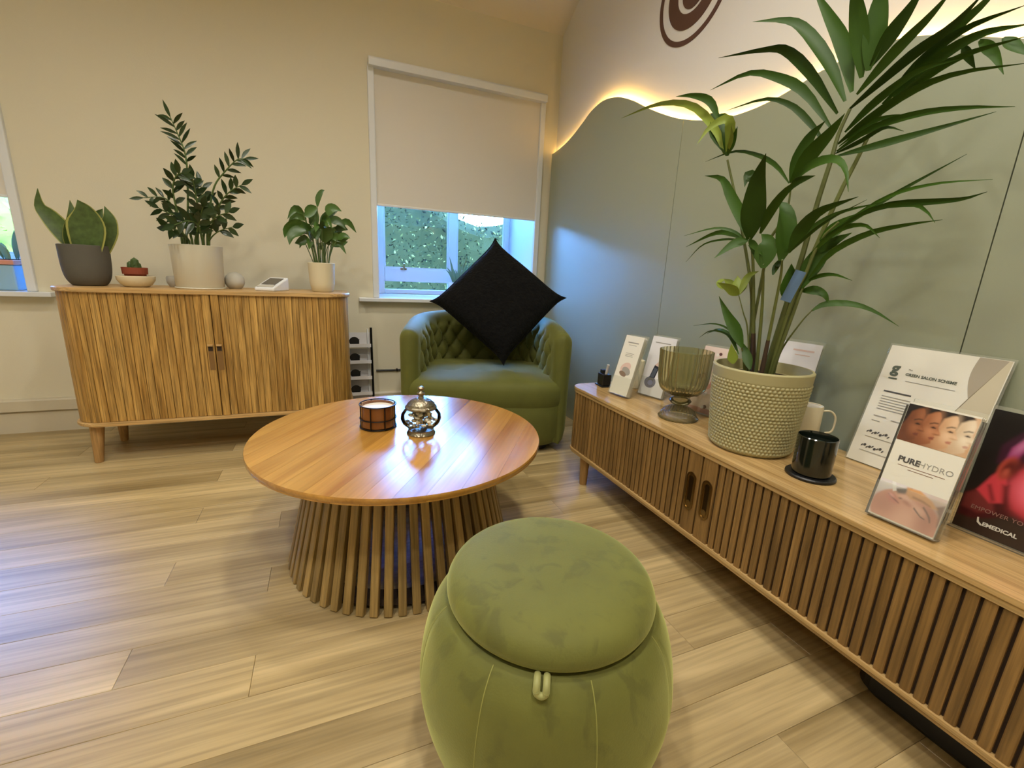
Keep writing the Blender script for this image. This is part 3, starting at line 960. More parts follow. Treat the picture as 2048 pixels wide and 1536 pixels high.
ZZ=[([(-0.648,2.800,1.086),(-0.623,2.796,1.237),(-0.605,2.792,1.419),(-0.605,2.788,1.505),(-0.622,2.784,1.576),(-0.644,2.780,1.650)],0.004,0.072,0.017,0.45),
([(-0.558,2.800,1.092),(-0.530,2.792,1.245),(-0.495,2.784,1.364),(-0.442,2.776,1.436),(-0.385,2.768,1.495),(-0.349,2.760,1.504)],0.004,0.066,0.019,0.5),
([(-0.549,2.780,1.092),(-0.505,2.760,1.213),(-0.466,2.740,1.288),(-0.419,2.720,1.339),(-0.363,2.700,1.372)],0.004,0.062,0.024,0.3),
([(-0.665,2.800,1.085),(-0.665,2.790,1.202),(-0.692,2.780,1.271),(-0.724,2.770,1.287),(-0.788,2.760,1.276)],0.0035,0.055,0.018,0.45),
([(-0.649,2.780,1.085),(-0.656,2.755,1.212),(-0.659,2.730,1.315),(-0.635,2.705,1.377),(-0.602,2.680,1.394)],0.004,0.062,0.026,0.3),
([(-0.594,2.780,1.089),(-0.574,2.760,1.238),(-0.571,2.740,1.326),(-0.571,2.720,1.381)],0.004,0.062,0.026,0.25),
([(-0.575,2.800,1.091),(-0.553,2.817,1.233),(-0.555,2.833,1.303),(-0.568,2.850,1.378)],0.004,0.062,0.024,0.25),
([(-0.616,2.780,1.088),(-0.622,2.750,1.166),(-0.643,2.720,1.198),(-0.676,2.690,1.209),(-0.706,2.660,1.227)],0.004,0.06,0.024,0.2),
([(-0.571,2.780,1.091),(-0.574,2.727,1.168),(-0.603,2.673,1.179),(-0.644,2.620,1.154)],0.004,0.07,0.03,0.15),
([(-0.549,2.780,1.092),(-0.534,2.740,1.160),(-0.488,2.700,1.209),(-0.424,2.660,1.235)],0.004,0.065,0.028,0.25),
([(-0.549,2.780,1.092),(-0.518,2.753,1.125),(-0.477,2.727,1.151),(-0.420,2.700,1.169)],0.003,0.06,0.03,0.5),
([(-0.605,2.780,1.088),(-0.578,2.740,1.156),(-0.554,2.700,1.204),(-0.530,2.660,1.249)],0.004,0.07,0.032,0.15),
([(-0.627,2.780,1.087),(-0.646,2.740,1.127),(-0.671,2.700,1.140),(-0.686,2.660,1.139)],0.004,0.065,0.03,0.2)]
SNAKE=[([(-1.079,2.800,1.049),(-1.114,2.795,1.093),(-1.157,2.790,1.166),(-1.181,2.785,1.208),(-1.174,2.780,1.279)],0.0837),
([(-1.031,2.770,1.035),(-1.012,2.760,1.138),(-1.012,2.750,1.198),(-1.027,2.740,1.241)],0.1426),
([(-0.989,2.800,1.039),(-0.964,2.800,1.121),(-0.944,2.800,1.170),(-0.953,2.800,1.228)],0.0942),
([(-1.095,2.820,1.033),(-1.089,2.827,1.113),(-1.089,2.833,1.176),(-1.092,2.840,1.245)],0.0722),
([(-1.094,2.790,1.048),(-1.090,2.780,1.110),(-1.079,2.770,1.179)],0.0593),
([(-1.016,2.830,1.038),(-1.013,2.840,1.112),(-1.000,2.850,1.186),(-0.982,2.860,1.220)],0.0719)]
LILY=[([(-0.033,2.800,1.016),(-0.033,2.800,1.167),(-0.025,2.800,1.314)],[(-0.025,2.800,1.310),(-0.019,2.800,1.355),(-0.001,2.800,1.392),(0.015,2.800,1.402)],0.0299),
([(-0.045,2.800,1.016),(-0.063,2.792,1.185),(-0.044,2.785,1.246)],[(-0.029,2.785,1.308),(-0.057,2.780,1.293),(-0.081,2.775,1.266),(-0.104,2.770,1.264)],0.0543),
([(-0.025,2.800,1.017),(-0.035,2.785,1.125),(-0.042,2.770,1.205)],[(-0.042,2.770,1.205),(-0.040,2.755,1.172),(-0.038,2.740,1.135)],0.0536),
([(-0.053,2.800,1.015),(-0.070,2.792,1.139),(-0.093,2.785,1.202)],[(-0.093,2.785,1.206),(-0.123,2.781,1.211),(-0.158,2.777,1.196),(-0.186,2.774,1.174),(-0.196,2.770,1.137)],0.0739),
([(-0.053,2.800,1.015),(-0.067,2.785,1.123),(-0.090,2.770,1.185)],[(-0.090,2.770,1.185),(-0.125,2.760,1.174),(-0.160,2.750,1.147),(-0.173,2.740,1.101)],0.0635),
([(-0.049,2.800,1.016),(-0.065,2.795,1.090),(-0.086,2.790,1.138)],[(-0.085,2.790,1.142),(-0.117,2.785,1.123),(-0.149,2.780,1.113)],0.0492),
([(-0.017,2.800,1.017),(0.007,2.800,1.170),(0.028,2.800,1.270)],[(0.020,2.800,1.261),(0.038,2.800,1.304),(0.062,2.800,1.314),(0.098,2.800,1.301)],0.0547),
([(-0.013,2.800,1.017),(0.011,2.792,1.170),(0.034,2.785,1.237)],[(0.030,2.785,1.228),(0.059,2.780,1.247),(0.090,2.775,1.233),(0.117,2.770,1.201)],0.0493),
([(-0.009,2.800,1.018),(0.009,2.787,1.128),(0.031,2.775,1.162)],[(0.022,2.775,1.153),(0.055,2.767,1.163),(0.094,2.758,1.149),(0.131,2.750,1.160)],0.0440),
([(-0.009,2.800,1.018),(0.011,2.808,1.095),(0.038,2.815,1.131)],[(0.015,2.815,1.163),(0.046,2.820,1.136),(0.087,2.825,1.131),(0.126,2.830,1.142)],0.0548),
([(-0.025,2.800,1.017),(-0.017,2.810,1.169),(-0.005,2.820,1.253)],[(-0.007,2.820,1.203),(0.011,2.827,1.247),(0.037,2.833,1.283),(0.079,2.840,1.304)],0.0551),
([(-0.037,2.800,1.016),(-0.055,2.808,1.124),(-0.070,2.815,1.223)],[(-0.047,2.815,1.200),(-0.053,2.820,1.241),(-0.043,2.825,1.283),(-0.026,2.830,1.309)],0.0599),
([(-0.017,2.800,1.017),(-0.001,2.788,1.085),(0.001,2.775,1.127)],[(-0.015,2.775,1.126),(0.015,2.767,1.169),(0.036,2.758,1.194),(0.064,2.750,1.196)],0.0636),
([(0.015,2.800,1.015),(0.031,2.800,1.088),(0.029,2.800,1.117)],[(-0.003,2.800,1.136),(-0.001,2.800,1.169),(-0.007,2.800,1.210)],0.0545),
([(-0.045,2.800,1.016),(-0.054,2.808,1.083),(-0.068,2.815,1.124)],[(-0.064,2.815,1.190),(-0.101,2.820,1.220),(-0.140,2.825,1.226),(-0.174,2.830,1.231)],0.0250),
([(-0.041,2.800,1.016),(-0.052,2.792,1.103),(-0.074,2.785,1.126)],[(-0.049,2.785,1.157),(-0.074,2.777,1.126),(-0.080,2.770,1.084)],0.0442)]
# ================================================================ tambour sideboard under the window wall
SB = thing('tambour_sideboard', (-0.526, 2.81, 0), 'honey oak sideboard with two vertically slatted tambour doors', 'sideboard')
sx0, sx1, sy0, sy1, szb, szt = -0.644, 0.644, -0.20, 0.22, 0.196, 0.857
cr = 0.13
top = rrect(sx0, sy0, sx1, sy1, cr, 10, (1, 1, 0, 0))
MB().prism(top, szt - 0.02, szt, bev=0.004).build('top_board', M['oak_top'], SB)
MB().prism(top, szb, szb + 0.018, bev=0.004).build('bottom_board', M['oak_top'], SB)
body = rrect(sx0 + 0.018, sy0 + 0.018, sx1 - 0.018, sy1 - 0.002, cr - 0.018, 10, (1, 1, 0, 0))
MB().prism(body, szb + 0.018, szt - 0.02).build('carcass', M['slatdark'], SB)
zc, zh = (szb + szt) / 2, szt - szb - 0.040
slat_me = MB().prism(octo(0.0313, 0.006, 0.0014), -zh / 2, zh / 2).mesh('slat', M['oak'])
edge_me = MB().prism(octo(0.034, 0.014, 0.003), -zh / 2, zh / 2).mesh('door_edge', M['oak'])
corner_me = MB().prism(octo(0.0190, 0.006, 0.0014), -zh / 2, zh / 2).mesh('slat', M['oak'])
SPLIT = -0.012
yface = sy0 + 0.018
for side in (-1, 1):
    xa = SPLIT + side * 0.0015
    xb = side * (0.644 - cr)
    lo, hi = sorted((xa, xb))
    door = MB().box((lo, yface - 0.0015, szb + 0.019), (hi, yface + 0.001, szt - 0.021)).build('tambour_door', M['slatdark'], SB)
    put('door_edge', edge_me, door, (xa + side * 0.0175, yface, zc))
    x = xa + side * 0.036
    nsl = int((abs(xb - x)) / 0.0318)
    pitch = abs(xb - x) / nsl
    for i in range(nsl):
        put('slat', slat_me, door, (x + side * pitch * (i + 0.5), yface, zc))
    # round the corner
    rr = cr - 0.018
    ncs = 9
    for i in range(ncs):
        a = (i + 0.5) / ncs * PI / 2
        cx = side * (0.644 - cr)
        px_, py_ = cx + side * rr * math.sin(a), sy0 + cr - rr * math.cos(a)
        put('slat', corner_me, door, (px_, py_, zc), rot=(0, 0, side * a))
    nss = 8
    for i in range(nss):
        y = sy0 + cr + (sy1 - 0.01 - sy0 - cr) * (i + 0.5) / nss
        put('slat', slat_me, door, (side * 0.626, y, zc), rot=(0, 0, side * PI / 2))
    hx = xa + side * 0.0175
    MB().box((-0.0115, -0.0012, -0.062), (0.0115, 0.0, 0.062)).build('recess_shade_plate', plain('painted recess shade', (126, 92, 48), 0.55), door, loc=(hx, yface - 0.014, 0.522), label='flat finger pull plate with recess shade in its colour')  # flat plate; the shade of a recess is put into its darker colour
    MB().box((-0.0095, -0.0014, -0.012), (0.0095, 0.0, 0.010)).build('painted_lip_shadow', plain('painted shadow under lip', (44, 28, 12), 0.7), door, loc=(hx, yface - 0.0152, 0.570))  # shadow under the lip, painted as a thin dark block
    bevel(MB().box((-0.0125, -0.011, -0.004), (0.0125, 0.0, 0.005)).build('pull_lip', M['oak_top'], door, loc=(hx, yface - 0.014, 0.586)), 0.002)
for (x, y, dx, dy) in ((-0.555, -0.135, -0.012, -0.012), (0.555, -0.135, 0.012, -0.012), (-0.555, 0.15, -0.012, 0.012), (0.555, 0.15, 0.012, 0.012)):
    mb = MB().tube([(x + dx, y + dy, 0), (x + dx * 0.98, y + dy * 0.98, 0.004), (x, y, szb)], [0.016, 0.018, 0.030], 16)
    mb.build('leg', M['leg'], SB, True)

# ================================================================ low media unit along the green wall
TV = thing('slatted_media_unit', (1.33, 0.99, 0), 'long low walnut media unit with slatted sliding doors against the green wall', 'cabinet')
tx0, tx1, ty0, ty1, tzb, tzt = -0.236, 0.225, -0.875, 0.875, 0.155, 0.487
rT = 0.07
tp = rrect(tx0, ty0, tx1, ty1, rT, 8, (1, 0, 0, 1))
for (a, b, ins, nm) in ((tzt - 0.012, tzt, 0.0, 'top_board'), (tzt - 0.027, tzt - 0.013, 0.003, 'top_lining')):
    MB().prism(rrect(tx0 + ins, ty0 + ins, tx1, ty1 - ins, rT - ins, 8, (1, 0, 0, 1)), a, b, bev=0.0025).build(nm, M['walnut_top'], TV)
MB().prism(tp, tzb + 0.010, tzb + 0.020, bev=0.002).build('bottom_board', M['walnut_top'], TV)
MB().prism(rrect(tx0 + 0.003, ty0 + 0.003, tx1, ty1 - 0.003, rT, 8, (1, 0, 0, 1)), tzb, tzb + 0.009, bev=0.002).build('bottom_lining', M['walnut_top'], TV)
bd = rrect(tx0 + 0.016, ty0 + 0.016, tx1 - 0.002, ty1 - 0.016, rT - 0.016, 8, (1, 0, 0, 1))
MB().prism(bd, tzb + 0.020, tzt - 0.027).build('carcass', M['slatdark'], TV)
zc, zh = (tzb + 0.020 + tzt - 0.027) / 2, tzt - tzb - 0.048
tv_slat = MB().prism(octo(0.0196, 0.010, 0.0022), -zh / 2, zh / 2).mesh('slat', M['walnut'])
tv_edge = MB().prism(octo(0.056, 0.011, 0.002), -zh / 2, zh / 2).mesh('door_edge', M['walnut'])
xf = tx0 + 0.016
FACE = -PI / 2       # local -y turned to world -x
for side in (1, -1):
    ya = side * 0.003
    yb = side * (0.875 - rT)
    lo, hi = sorted((ya, yb))
    door = MB().box((xf - 0.0015, lo, tzb + 0.021), (xf + 0.001, hi, tzt - 0.028)).build('sliding_door', M['slatdark'], TV)
    put('door_edge', tv_edge, door, (xf, ya + side * 0.028, zc), rot=(0, 0, FACE))
    y = ya + side * 0.0605
    n = 29
    pitch = abs(yb - y) / n
    for i in range(n):
        put('slat', tv_slat, door, (xf, y + side * pitch * (i + 0.5), zc), rot=(0, 0, FACE))
    rr = rT - 0.016
    for i in range(3):
        a = (i + 0.5) / 3 * PI / 2
        put('slat', tv_slat, door, (tx0 + rT - rr * math.cos(a), side * (0.875 - rT) + side * rr * math.sin(a), zc), rot=(0, 0, FACE - side * a))
    for i in range(13):
        put('slat', tv_slat, door, (tx0 + rT + 0.0285 * (i + 0.5), side * (0.875 - 0.016), zc), rot=(0, 0, FACE - side * PI / 2))
    # oval finger cup set in the door edge
    def stadium(w, h, n=10):
        r = w / 2
        return [(r * math.cos(PI * i / n), h / 2 - r + r * math.sin(PI * i / n)) for i in range(n + 1)] + [(r * math.cos(PI + PI * i / n), -h / 2 + r + r * math.sin(PI + PI * i / n)) for i in range(n + 1)]
    hy = ya + side * 0.031
    cup = MB()
    hm = Matrix(((0, 0, -1, xf - 0.011), (-1, 0, 0, hy), (0, 1, 0, 0.322), (0, 0, 0, 1)))
    so, si, sb = stadium(0.040, 0.136), stadium(0.028, 0.122), stadium(0.018, 0.110)
    n = len(so)
    vs = [hm @ Vector((p[0], p[1], z)) for pl, z in ((so, 0), (so, 0.003), (si, 0.003), (si, 0.0005), (sb, 0.0003)) for p in pl]
    fs = [(k * n + i, k * n + (i + 1) % n, (k + 1) * n + (i + 1) % n, (k + 1) * n + i) for k in range(4) for i in range(n)]
    cup.add(vs, fs, 0)
    cup.add([vs[4 * n + i] for i in range(n)], [tuple(range(n))], 1)
    cup.add([hm @ Vector((0.011 * math.cos(2 * PI * i / 12), -0.045 + 0.011 * math.sin(2 * PI * i / 12), 0.0009 + 0.002 * 0)) for i in range(12)], [tuple(range(12))], 0)
    cup.build('finger_pull', [M['brass'], M['darkbrass']], door, True, label='oval brass finger pull')
for (x, y) in ((-0.19, 0.745), (0.16, 0.745), (-0.19, -0.805), (0.16, -0.805)):
    MB().tube([(x, y, 0), (x, y, 0.004), (x, y, tzb)], [0.017, 0.0185, 0.025], 16).build('leg', M['leg'], TV, True)
# plain dark block on the floor beneath, kind unknown
cs = MB().prism(rrect(-0.14, -0.24, 0.13, 0.13, 0.06, 6), 0.0, 0.085, bev=0.015).build('black_block', M['black'])
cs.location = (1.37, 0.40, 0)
tag(cs, 'black round-cornered block on the floor under the media unit', 'case')

# ================================================================ round coffee table
CT = thing('coffee_table', (0.224, 1.52, 0), 'round walnut coffee table on a flared slatted drum base', 'table')
RT, zt, th = 0.487, 0.44, 0.020
ang = math.radians(56)
bw = 0.0755
ca, sa = math.cos(ang), math.sin(ang)
e = -RT
while e < RT - 1e-6:
    e2 = min(e + bw, RT)
    if RT - e2 < 0.03:
        e2 = RT
    a, b = e + 0.0003, e2 - 0.0003
    pl = []
    n = 16
    def hw(v):
        return math.sqrt(max(RT * RT - v * v, 0))
    a0, a1 = math.asin(max(-1, a / RT)), math.asin(min(1, b / RT))
    for i in range(n + 1):
        t = a0 + (a1 - a0) * i / n
        pl.append((RT * math.cos(t), RT * math.sin(t)))
    for i in range(n + 1):
        t = PI - a1 + (a1 - a0) * i / n
        pl.append((RT * math.cos(t), RT * math.sin(t)))
    if abs(pl[0][0] - pl[-1][0]) < 1e-4:
        pl.pop()
    pl = [(p[0] * ca - p[1] * sa, p[0] * sa + p[1] * ca) for p in pl]
    MB().prism(pl, zt - th, zt).build('board', M['table'], CT, loc=(0, 0, 0))
    e = e2
# rounded rim band under the boards
rim = MB().lathe([(0.30, zt - th - 0.001), (RT - 0.02, zt - th - 0.007), (RT - 0.006, zt - th - 0.003), (RT + 0.0012, zt - th + 0.006), (RT + 0.0016, zt - 0.004), (RT + 0.0002, zt - 0.0006)], 96)
rim.build('rim', M['table'], CT, True)
NS = 58
r0, r1 = 0.372, 0.275
L_ = math.hypot(zt - th - 0.006, r0 - r1)
lean = math.atan2(r0 - r1, zt - th - 0.006)
sm = MB().prism(octo(0.0245, 0.022, 0.0025), 0, L_).mesh('slat', M['tableslat'])
for i in range(NS):
    a = 2 * PI * i / NS
    o = put('slat', sm, CT, (r0 * math.cos(a), r0 * math.sin(a), 0.0))
    o.rotation_euler = (Matrix.Rotation(a + PI / 2, 3, 'Z') @ Matrix.Rotation(-lean, 3, 'X')).to_euler()
for (z, r, nm) in ((0.018, 0.362, 'base_ring'), (zt - th - 0.034, 0.270, 'top_ring')):
    rg = MB().lathe([(r - 0.05, z), (r, z), (r - 0.004, z + 0.018), (r - 0.05, z + 0.018), (r - 0.05, z)], 64)
    rg.build(nm, M['slatdark'], CT, True)

# amber candle in a wire cradle
cn = thing('candle_jar', (0.150, 1.600, zt), 'brown candle jar in a black wire cradle on the coffee table', 'candle')
MB().lathe([(0, 0.004), (0.055, 0.004), (0.060, 0.008), (0.060, 0.082), (0.0575, 0.084), (0.0575, 0.070), (0, 0.070)], 40).build('jar', M['amber'], cn, True)
MB().lathe([(0, 0.0705), (0.056, 0.0705), (0.0565, 0.074), (0, 0.0745)], 32).build('wax', M['wax'], cn, True)
wc = MB()
for z in (0.004, 0.036, 0.086):
    wc.tube([(0.0635 * math.cos(2 * PI * i / 40), 0.0635 * math.sin(2 * PI * i / 40), z) for i in range(40)], 0.0022, 6, closed=True)
for i in range(8):
    a = 2 * PI * (i + 0.35) / 8
    wc.tube([(0.0637 * math.cos(a), 0.0637 * math.sin(a), 0.002), (0.0637 * math.cos(a), 0.0637 * math.sin(a), 0.088)], 0.0022, 6)
wc.build('wire_cradle', M['blackmetal'], cn, True)

# glass jar with a silver lid, filled with pale stones
gj = thing('lidded_glass_jar', (0.285, 1.490, zt), 'round glass jar with an antique silver domed lid on the coffee table', 'jar')
prof = [(0, 0.003), (0.045, 0.003), (0.047, 0.006), (0.042, 0.016), (0.046, 0.024), (0.064, 0.040), (0.070, 0.056), (0.068, 0.072), (0.058, 0.086), (0.046, 0.093)]
MB().lathe(prof, 40).build('glass_body', M['glass'], gj, True)
MB().lathe([(0.049, 0.0), (0.050, 0.003), (0.044, 0.013), (0.045, 0.017), (0, 0.017)], 32).build('foot', M['silver'], gj, True)
lid = MB().lathe([(0, 0.092), (0.052, 0.092), (0.055, 0.095), (0.054, 0.100), (0.048, 0.104), (0.047, 0.110), (0.036, 0.120), (0.022, 0.127), (0.010, 0.131), (0.008, 0.137), (0.013, 0.142), (0.014, 0.148), (0.008, 0.153), (0.006, 0.157), (0.011, 0.161), (0.012, 0.166), (0.007, 0.171), (0, 0.173)], 36)
lid.build('lid', M['silver'], gj, True, label='antique silver domed lid with a knob')
pb = MB()
for i in range(110):
    z = R.uniform(0.026, 0.080)
    rm = 0.058 - abs(z - 0.055) * 0.75
    a, rr = R.uniform(0, 2 * PI), rm * math.sqrt(R.random()) * 0.95
    s = R.uniform(0.006, 0.0105)
    q = Matrix.Translation((rr * math.cos(a), rr * math.sin(a), z)) @ Matrix.Rotation(R.uniform(0, 3), 4, Vector((R.random() + .1, R.random(), R.random())).normalized()) @ Matrix.Diagonal((s, s * 0.75, s * 0.6, 1))
    pb.lathe([(0, -1), (0.75, -0.6), (1, 0), (0.7, 0.65), (0, 1)], 7, mat=q, mi=R.choice((0, 0, 1, 2)))
o = pb.build('pebbles', [M['pebble'], plain('warm pebble', (176, 152, 104), 0.5), plain('dark pebble', (96, 92, 84), 0.5)], None, True)
o.location = (0.285, 1.490, zt)
tag(o, 'pale mixed pebbles filling the round glass jar', 'pebbles', None, 'stuff')

# ================================================================ velvet pouf in front
PF = thing('storage_pouf', (0.386, 0.675, 0), 'barrel-shaped olive velvet storage pouf with a round lid, nearest the camera', 'pouf', rot=math.atan2(0.675, 0.386) - PI / 2)
def seam(r, z, a, k):
    d = min(abs(((a - rd(22) + rd(22.5)) % (PI / 4)) - rd(22.5)), 1)
    return r - 0.0028 * math.exp(-(d / 0.018) ** 2) if 0.03 < z < 0.385 else r
pp = [(0, 0.0), (0.165, 0.0), (0.185, 0.006)]
KEY = [(0.19, 0.01, 0), (0.218, 0.06, 0), (0.243, 0.13, 0), (0.2565, 0.205, 0), (0.252, 0.275, 0), (0.238, 0.335, 0), (0.221, 0.366, 0), (0.208, 0.380, 0)]
pp += [(p.x, p.y) for p in spline(KEY, 24)] + [(0.198, 0.384), (0.186, 0.380), (0, 0.380)]
MB().lathe(pp, 160, rf=seam).build('body', M['velvet_pouf'], PF, True)
LK = [(0.182, 0.386, 0), (0.198, 0.391, 0), (0.2045, 0.404, 0), (0.202, 0.420, 0), (0.188, 0.437, 0), (0.158, 0.449, 0), (0.10, 0.456, 0), (0.05, 0.458, 0)]
MB().lathe([(0, 0.385), (0.178, 0.385)] + [(p.x, p.y) for p in spline(LK, 26)] + [(0, 0.4585)], 96).build('lid', M['velvet_pouf'], PF, True)
for k in range(8):
    a = rd(22) + k * PI / 4
    MB().tube([(p.x * math.cos(a), p.x * math.sin(a), p.y) for p in spline([(r - 0.0022, z, 0) for r, z, _ in KEY], 24)], 0.0011, 5).build('seam', M['velvet_seam'], PF, True)
lp = MB()
for x in (-0.0075, 0.0075):
    lp.tube(spline([(x, -0.203, 0.389), (x, -0.212, 0.391), (x, -0.220, 0.389), (x, -0.224, 0.384), (x, -0.2255, 0.379)], 12), 0.0056, 10)
lp.tube(spline([(-0.0075, -0.2255, 0.381), (-0.006, -0.226, 0.376), (0, -0.2265, 0.3735), (0.006, -0.226, 0.376), (0.0075, -0.2255, 0.381)], 12), 0.0056, 10)
lp.build('pull_loop', plain('pale olive strap', (150, 150, 92), 0.6, sheen=0.4), PF, True, label='pale olive pull loop')

# ================================================================ tub armchair with black cushion
AC = thing('tub_armchair', (0.90, 2.60, 0), 'olive velvet tub armchair with a button-tufted back in the corner by the window', 'armchair', rot=-math.radians(17))
A_, B_, T_ = 0.475, 0.43, 0.098
path = []
for i in range(9):
    path.append((-A_, -0.30 + 0.30 * i / 9.0))
for i in range(61):
    t = PI - PI * i / 60
    c, s = math.cos(t), math.sin(t)
    ex = 0.80
    path.append((A_ * math.copysign(abs(c) ** ex, c), B_ * abs(s) ** ex))
for i in range(8, -1, -1):
    path.append((A_, -0.30 + 0.30 * i / 9.0))
# resample evenly
acc = [0]
for p, q in zip(path, path[1:]):
    acc.append(acc[-1] + math.hypot(q[0] - p[0], q[1] - p[1]))
NP = 210
rs, k = [], 0
for i in range(NP):
    d = acc[-1] * i / (NP - 1)
    while k < len(acc) - 2 and acc[k + 1] < d:
        k += 1
    f = (d - acc[k]) / (acc[k + 1] - acc[k])
    rs.append((path[k][0] + (path[k + 1][0] - path[k][0]) * f, path[k][1] + (path[k + 1][1] - path[k][1]) * f))
nrm = []
for i in range(NP):
    a, b = rs[max(i - 1, 0)], rs[min(i + 1, NP - 1)]
    tx, ty = b[0] - a[0], b[1] - a[1]
    l = math.hypot(tx, ty)
    nrm.append((ty / l, -tx / l))
TOT = acc[-1]
def top_h(f):
    return 0.695 + 0.055 * math.sin(PI * f) ** 0.7
def quilt(s, z):
    u, v = (s - TOT / 2) / 0.15, (z - 0.50) / 0.16
    a, b = u + v, u - v
    dent = math.exp(-((a - round(a)) ** 2 + (b - round(b)) ** 2) / 0.022)
    return abs(math.sin(PI * a) * math.sin(PI * b)) ** 0.38 - 0.45 * dent
buttons = []
def section(i, shrink=1.0, push=0.0, drop=0.0):
    """closed outline of the wall at path point i: outer bottom, over the rolled top, down the inside"""
    (px_, py_), (nx, ny) = rs[i], nrm[i]
    f = i / (NP - 1)
    h = top_h(f) - drop
    s = TOT * f
    t = T_ + 0.02 * math.sin(PI * f)
    out = []
    ro = 0.06
    for (o_, z) in [(0.035, 0.05), (0.012, 0.075), (0.002, 0.13), (0, 0.25), (0, 0.40), (-0.002, 0.52), (-0.004, h - ro)]:
        out.append((o_, z))
    for j in range(1, 12):
        a = PI - PI * j / 12
        out.append((t / 2 + (t / 2 + 0.004) * math.cos(a), h - ro + ro * math.sin(a)))
    nz = 46
    for j in range(nz + 1):
        z = (h - ro) + (0.36 - (h - ro)) * j / nz
        edge = min(1, f / 0.06, (1 - f) / 0.06) * min(1, (h - ro - z + 0.02) / 0.05)
        out.append((t + 0.002 + 0.032 * quilt(s, z) * max(0, edge) - 0.006 * max(0, edge), z))
    out.append((t, 0.06))
    mid = t / 2
    return [Vector((px_ + nx * (mid + (o_ - mid) * shrink), py_ + ny * (mid + (o_ - mid) * shrink) - push, z if z < 0.3 else z)) for o_, z in out]
secs = []
for j in range(6, 0, -1):
    a = j / 6 * PI / 2
    secs.append(section(0, max(math.cos(a), 0.03), 0.055 * math.sin(a), 0.035 * (1 - math.cos(a))))
for i in range(NP):
    secs.append(section(i))
for j in range(1, 7):
    a = j / 6 * PI / 2
    secs.append(section(NP - 1, max(math.cos(a), 0.03), 0.055 * math.sin(a), 0.035 * (1 - math.cos(a))))
mb = MB()
m_ = len(secs[0])
mb.add([v for s_ in secs for v in s_], [(i * m_ + k_, (i + 1) * m_ + k_, (i + 1) * m_ + (k_ + 1) % m_, i * m_ + (k_ + 1) % m_) for i in range(len(secs) - 1) for k_ in range(m_)] + [tuple(range(m_)), tuple(range((len(secs) - 1) * m_, len(secs) * m_))])
mb.build('backrest', M['velvet'], AC, True, math.radians(60))
# buttons sit in the creases where the diagonals cross
btn = MB().lathe([(0, -0.004), (0.009, -0.002), (0.0105, 0.001), (0.007, 0.004), (0, 0.005)], 12).mesh('button', M['velvet'], True)
for r_ in range(-2, 4):
    v = r_ / 2.0
    z = 0.50 + 0.16 * v
    if not 0.44 < z < 0.66:
        continue
    for c_ in range(-16, 17):
        u = c_ / 2.0
        if (c_ + r_) % 2:
            continue
        s = TOT / 2 + u * 0.15
        f = s / TOT
        if not 0.10 < f < 0.90:
            continue
        i = int(f * (NP - 1))
        (px_, py_), (nx, ny) = rs[i], nrm[i]
        t = T_ + 0.02 * math.sin(PI * f) - 0.013
        o = put('button', btn, AC, (px_ + nx * t, py_ + ny * t, z))
        o.rotation_euler = Vector((nx, ny, 0)).to_track_quat('Z', 'Y').to_euler()
# seat: bulging front edge, shallow button dents
def seat_plan(k, n=72):
    out = []
    for i in range(n):
        t = 2 * PI * i / n
        c, s = math.cos(t), math.sin(t)
        x = 0.478 * math.copysign(abs(c) ** 0.42, c)
        y = (0.33 if s > 0 else 0.385) * math.copysign(abs(s) ** (0.7 if s > 0 else 0.42), s)
        out.append((x * k, -0.03 + y * k))
    return out
sb_ = MB()
dents = [(-0.2, -0.12), (0, -0.12), (0.2, -0.12), (-0.1, 0.06), (0.1, 0.06)]
rings = [(0.97, 0.27), (0.995, 0.30), (1.0, 0.33), (1.0, 0.37), (0.985, 0.395), (0.955, 0.412), (0.91, 0.422), (0.86, 0.428)] + [(0.8 - 0.08 * i, 0.432 + 0.0012 * i) for i in range(10)]
vs, fs = [], []
for k, z in rings:
    for (x, y) in seat_plan(k):
        zz_ = z
        if z > 0.42:
            for (dx, dy) in dents:
                zz_ -= 0.016 * math.exp(-((x - dx) ** 2 + (y - dy) ** 2) / 0.0012)
        vs.append((x, y, zz_))
n = 72
for k in range(len(rings) - 1):
    for i in range(n):
        fs.append((k * n + i, k * n + (i + 1) % n, (k + 1) * n + (i + 1) % n, (k + 1) * n + i))
fs.append(tuple(range(n)))
fs.append(tuple(range((len(rings) - 1) * n, len(rings) * n)))
sb_.add(vs, fs)
sb_.build('seat_cushion', M['velvet'], AC, True)
# skirted base below the seat
def base_plan(k):
    out = []
    for i in range(64):
        t = 2 * PI * i / 64
        c, s = math.cos(t), math.sin(t)
        out.append((0.476 * k * math.copysign(abs(c) ** 0.45, c), -0.02 + (0.42 if s > 0 else 0.39) * k * math.copysign(abs(s) ** (0.7 if s > 0 else 0.4), s)))
    return out
bs = MB()
rg = [(0.93, 0.045), (0.965, 0.06), (0.985, 0.10), (0.995, 0.18), (0.995, 0.28), (0.97, 0.305), (0.90, 0.31)]
vs = [(x, y, z) for k, z in rg for x, y in base_plan(k)]
fs = [(k * 64 + i, k * 64 + (i + 1) % 64, (k + 1) * 64 + (i + 1) % 64, (k + 1) * 64 + i) for k in range(len(rg) - 1) for i in range(64)] + [tuple(range(64)), tuple(range((len(rg) - 1) * 64, len(rg) * 64))]
bs.add(vs, fs)
bs.build('base', M['velvet'], AC, True)
MB().prism(base_plan(0.84), 0.0, 0.05).build('plinth', M['black'], AC)

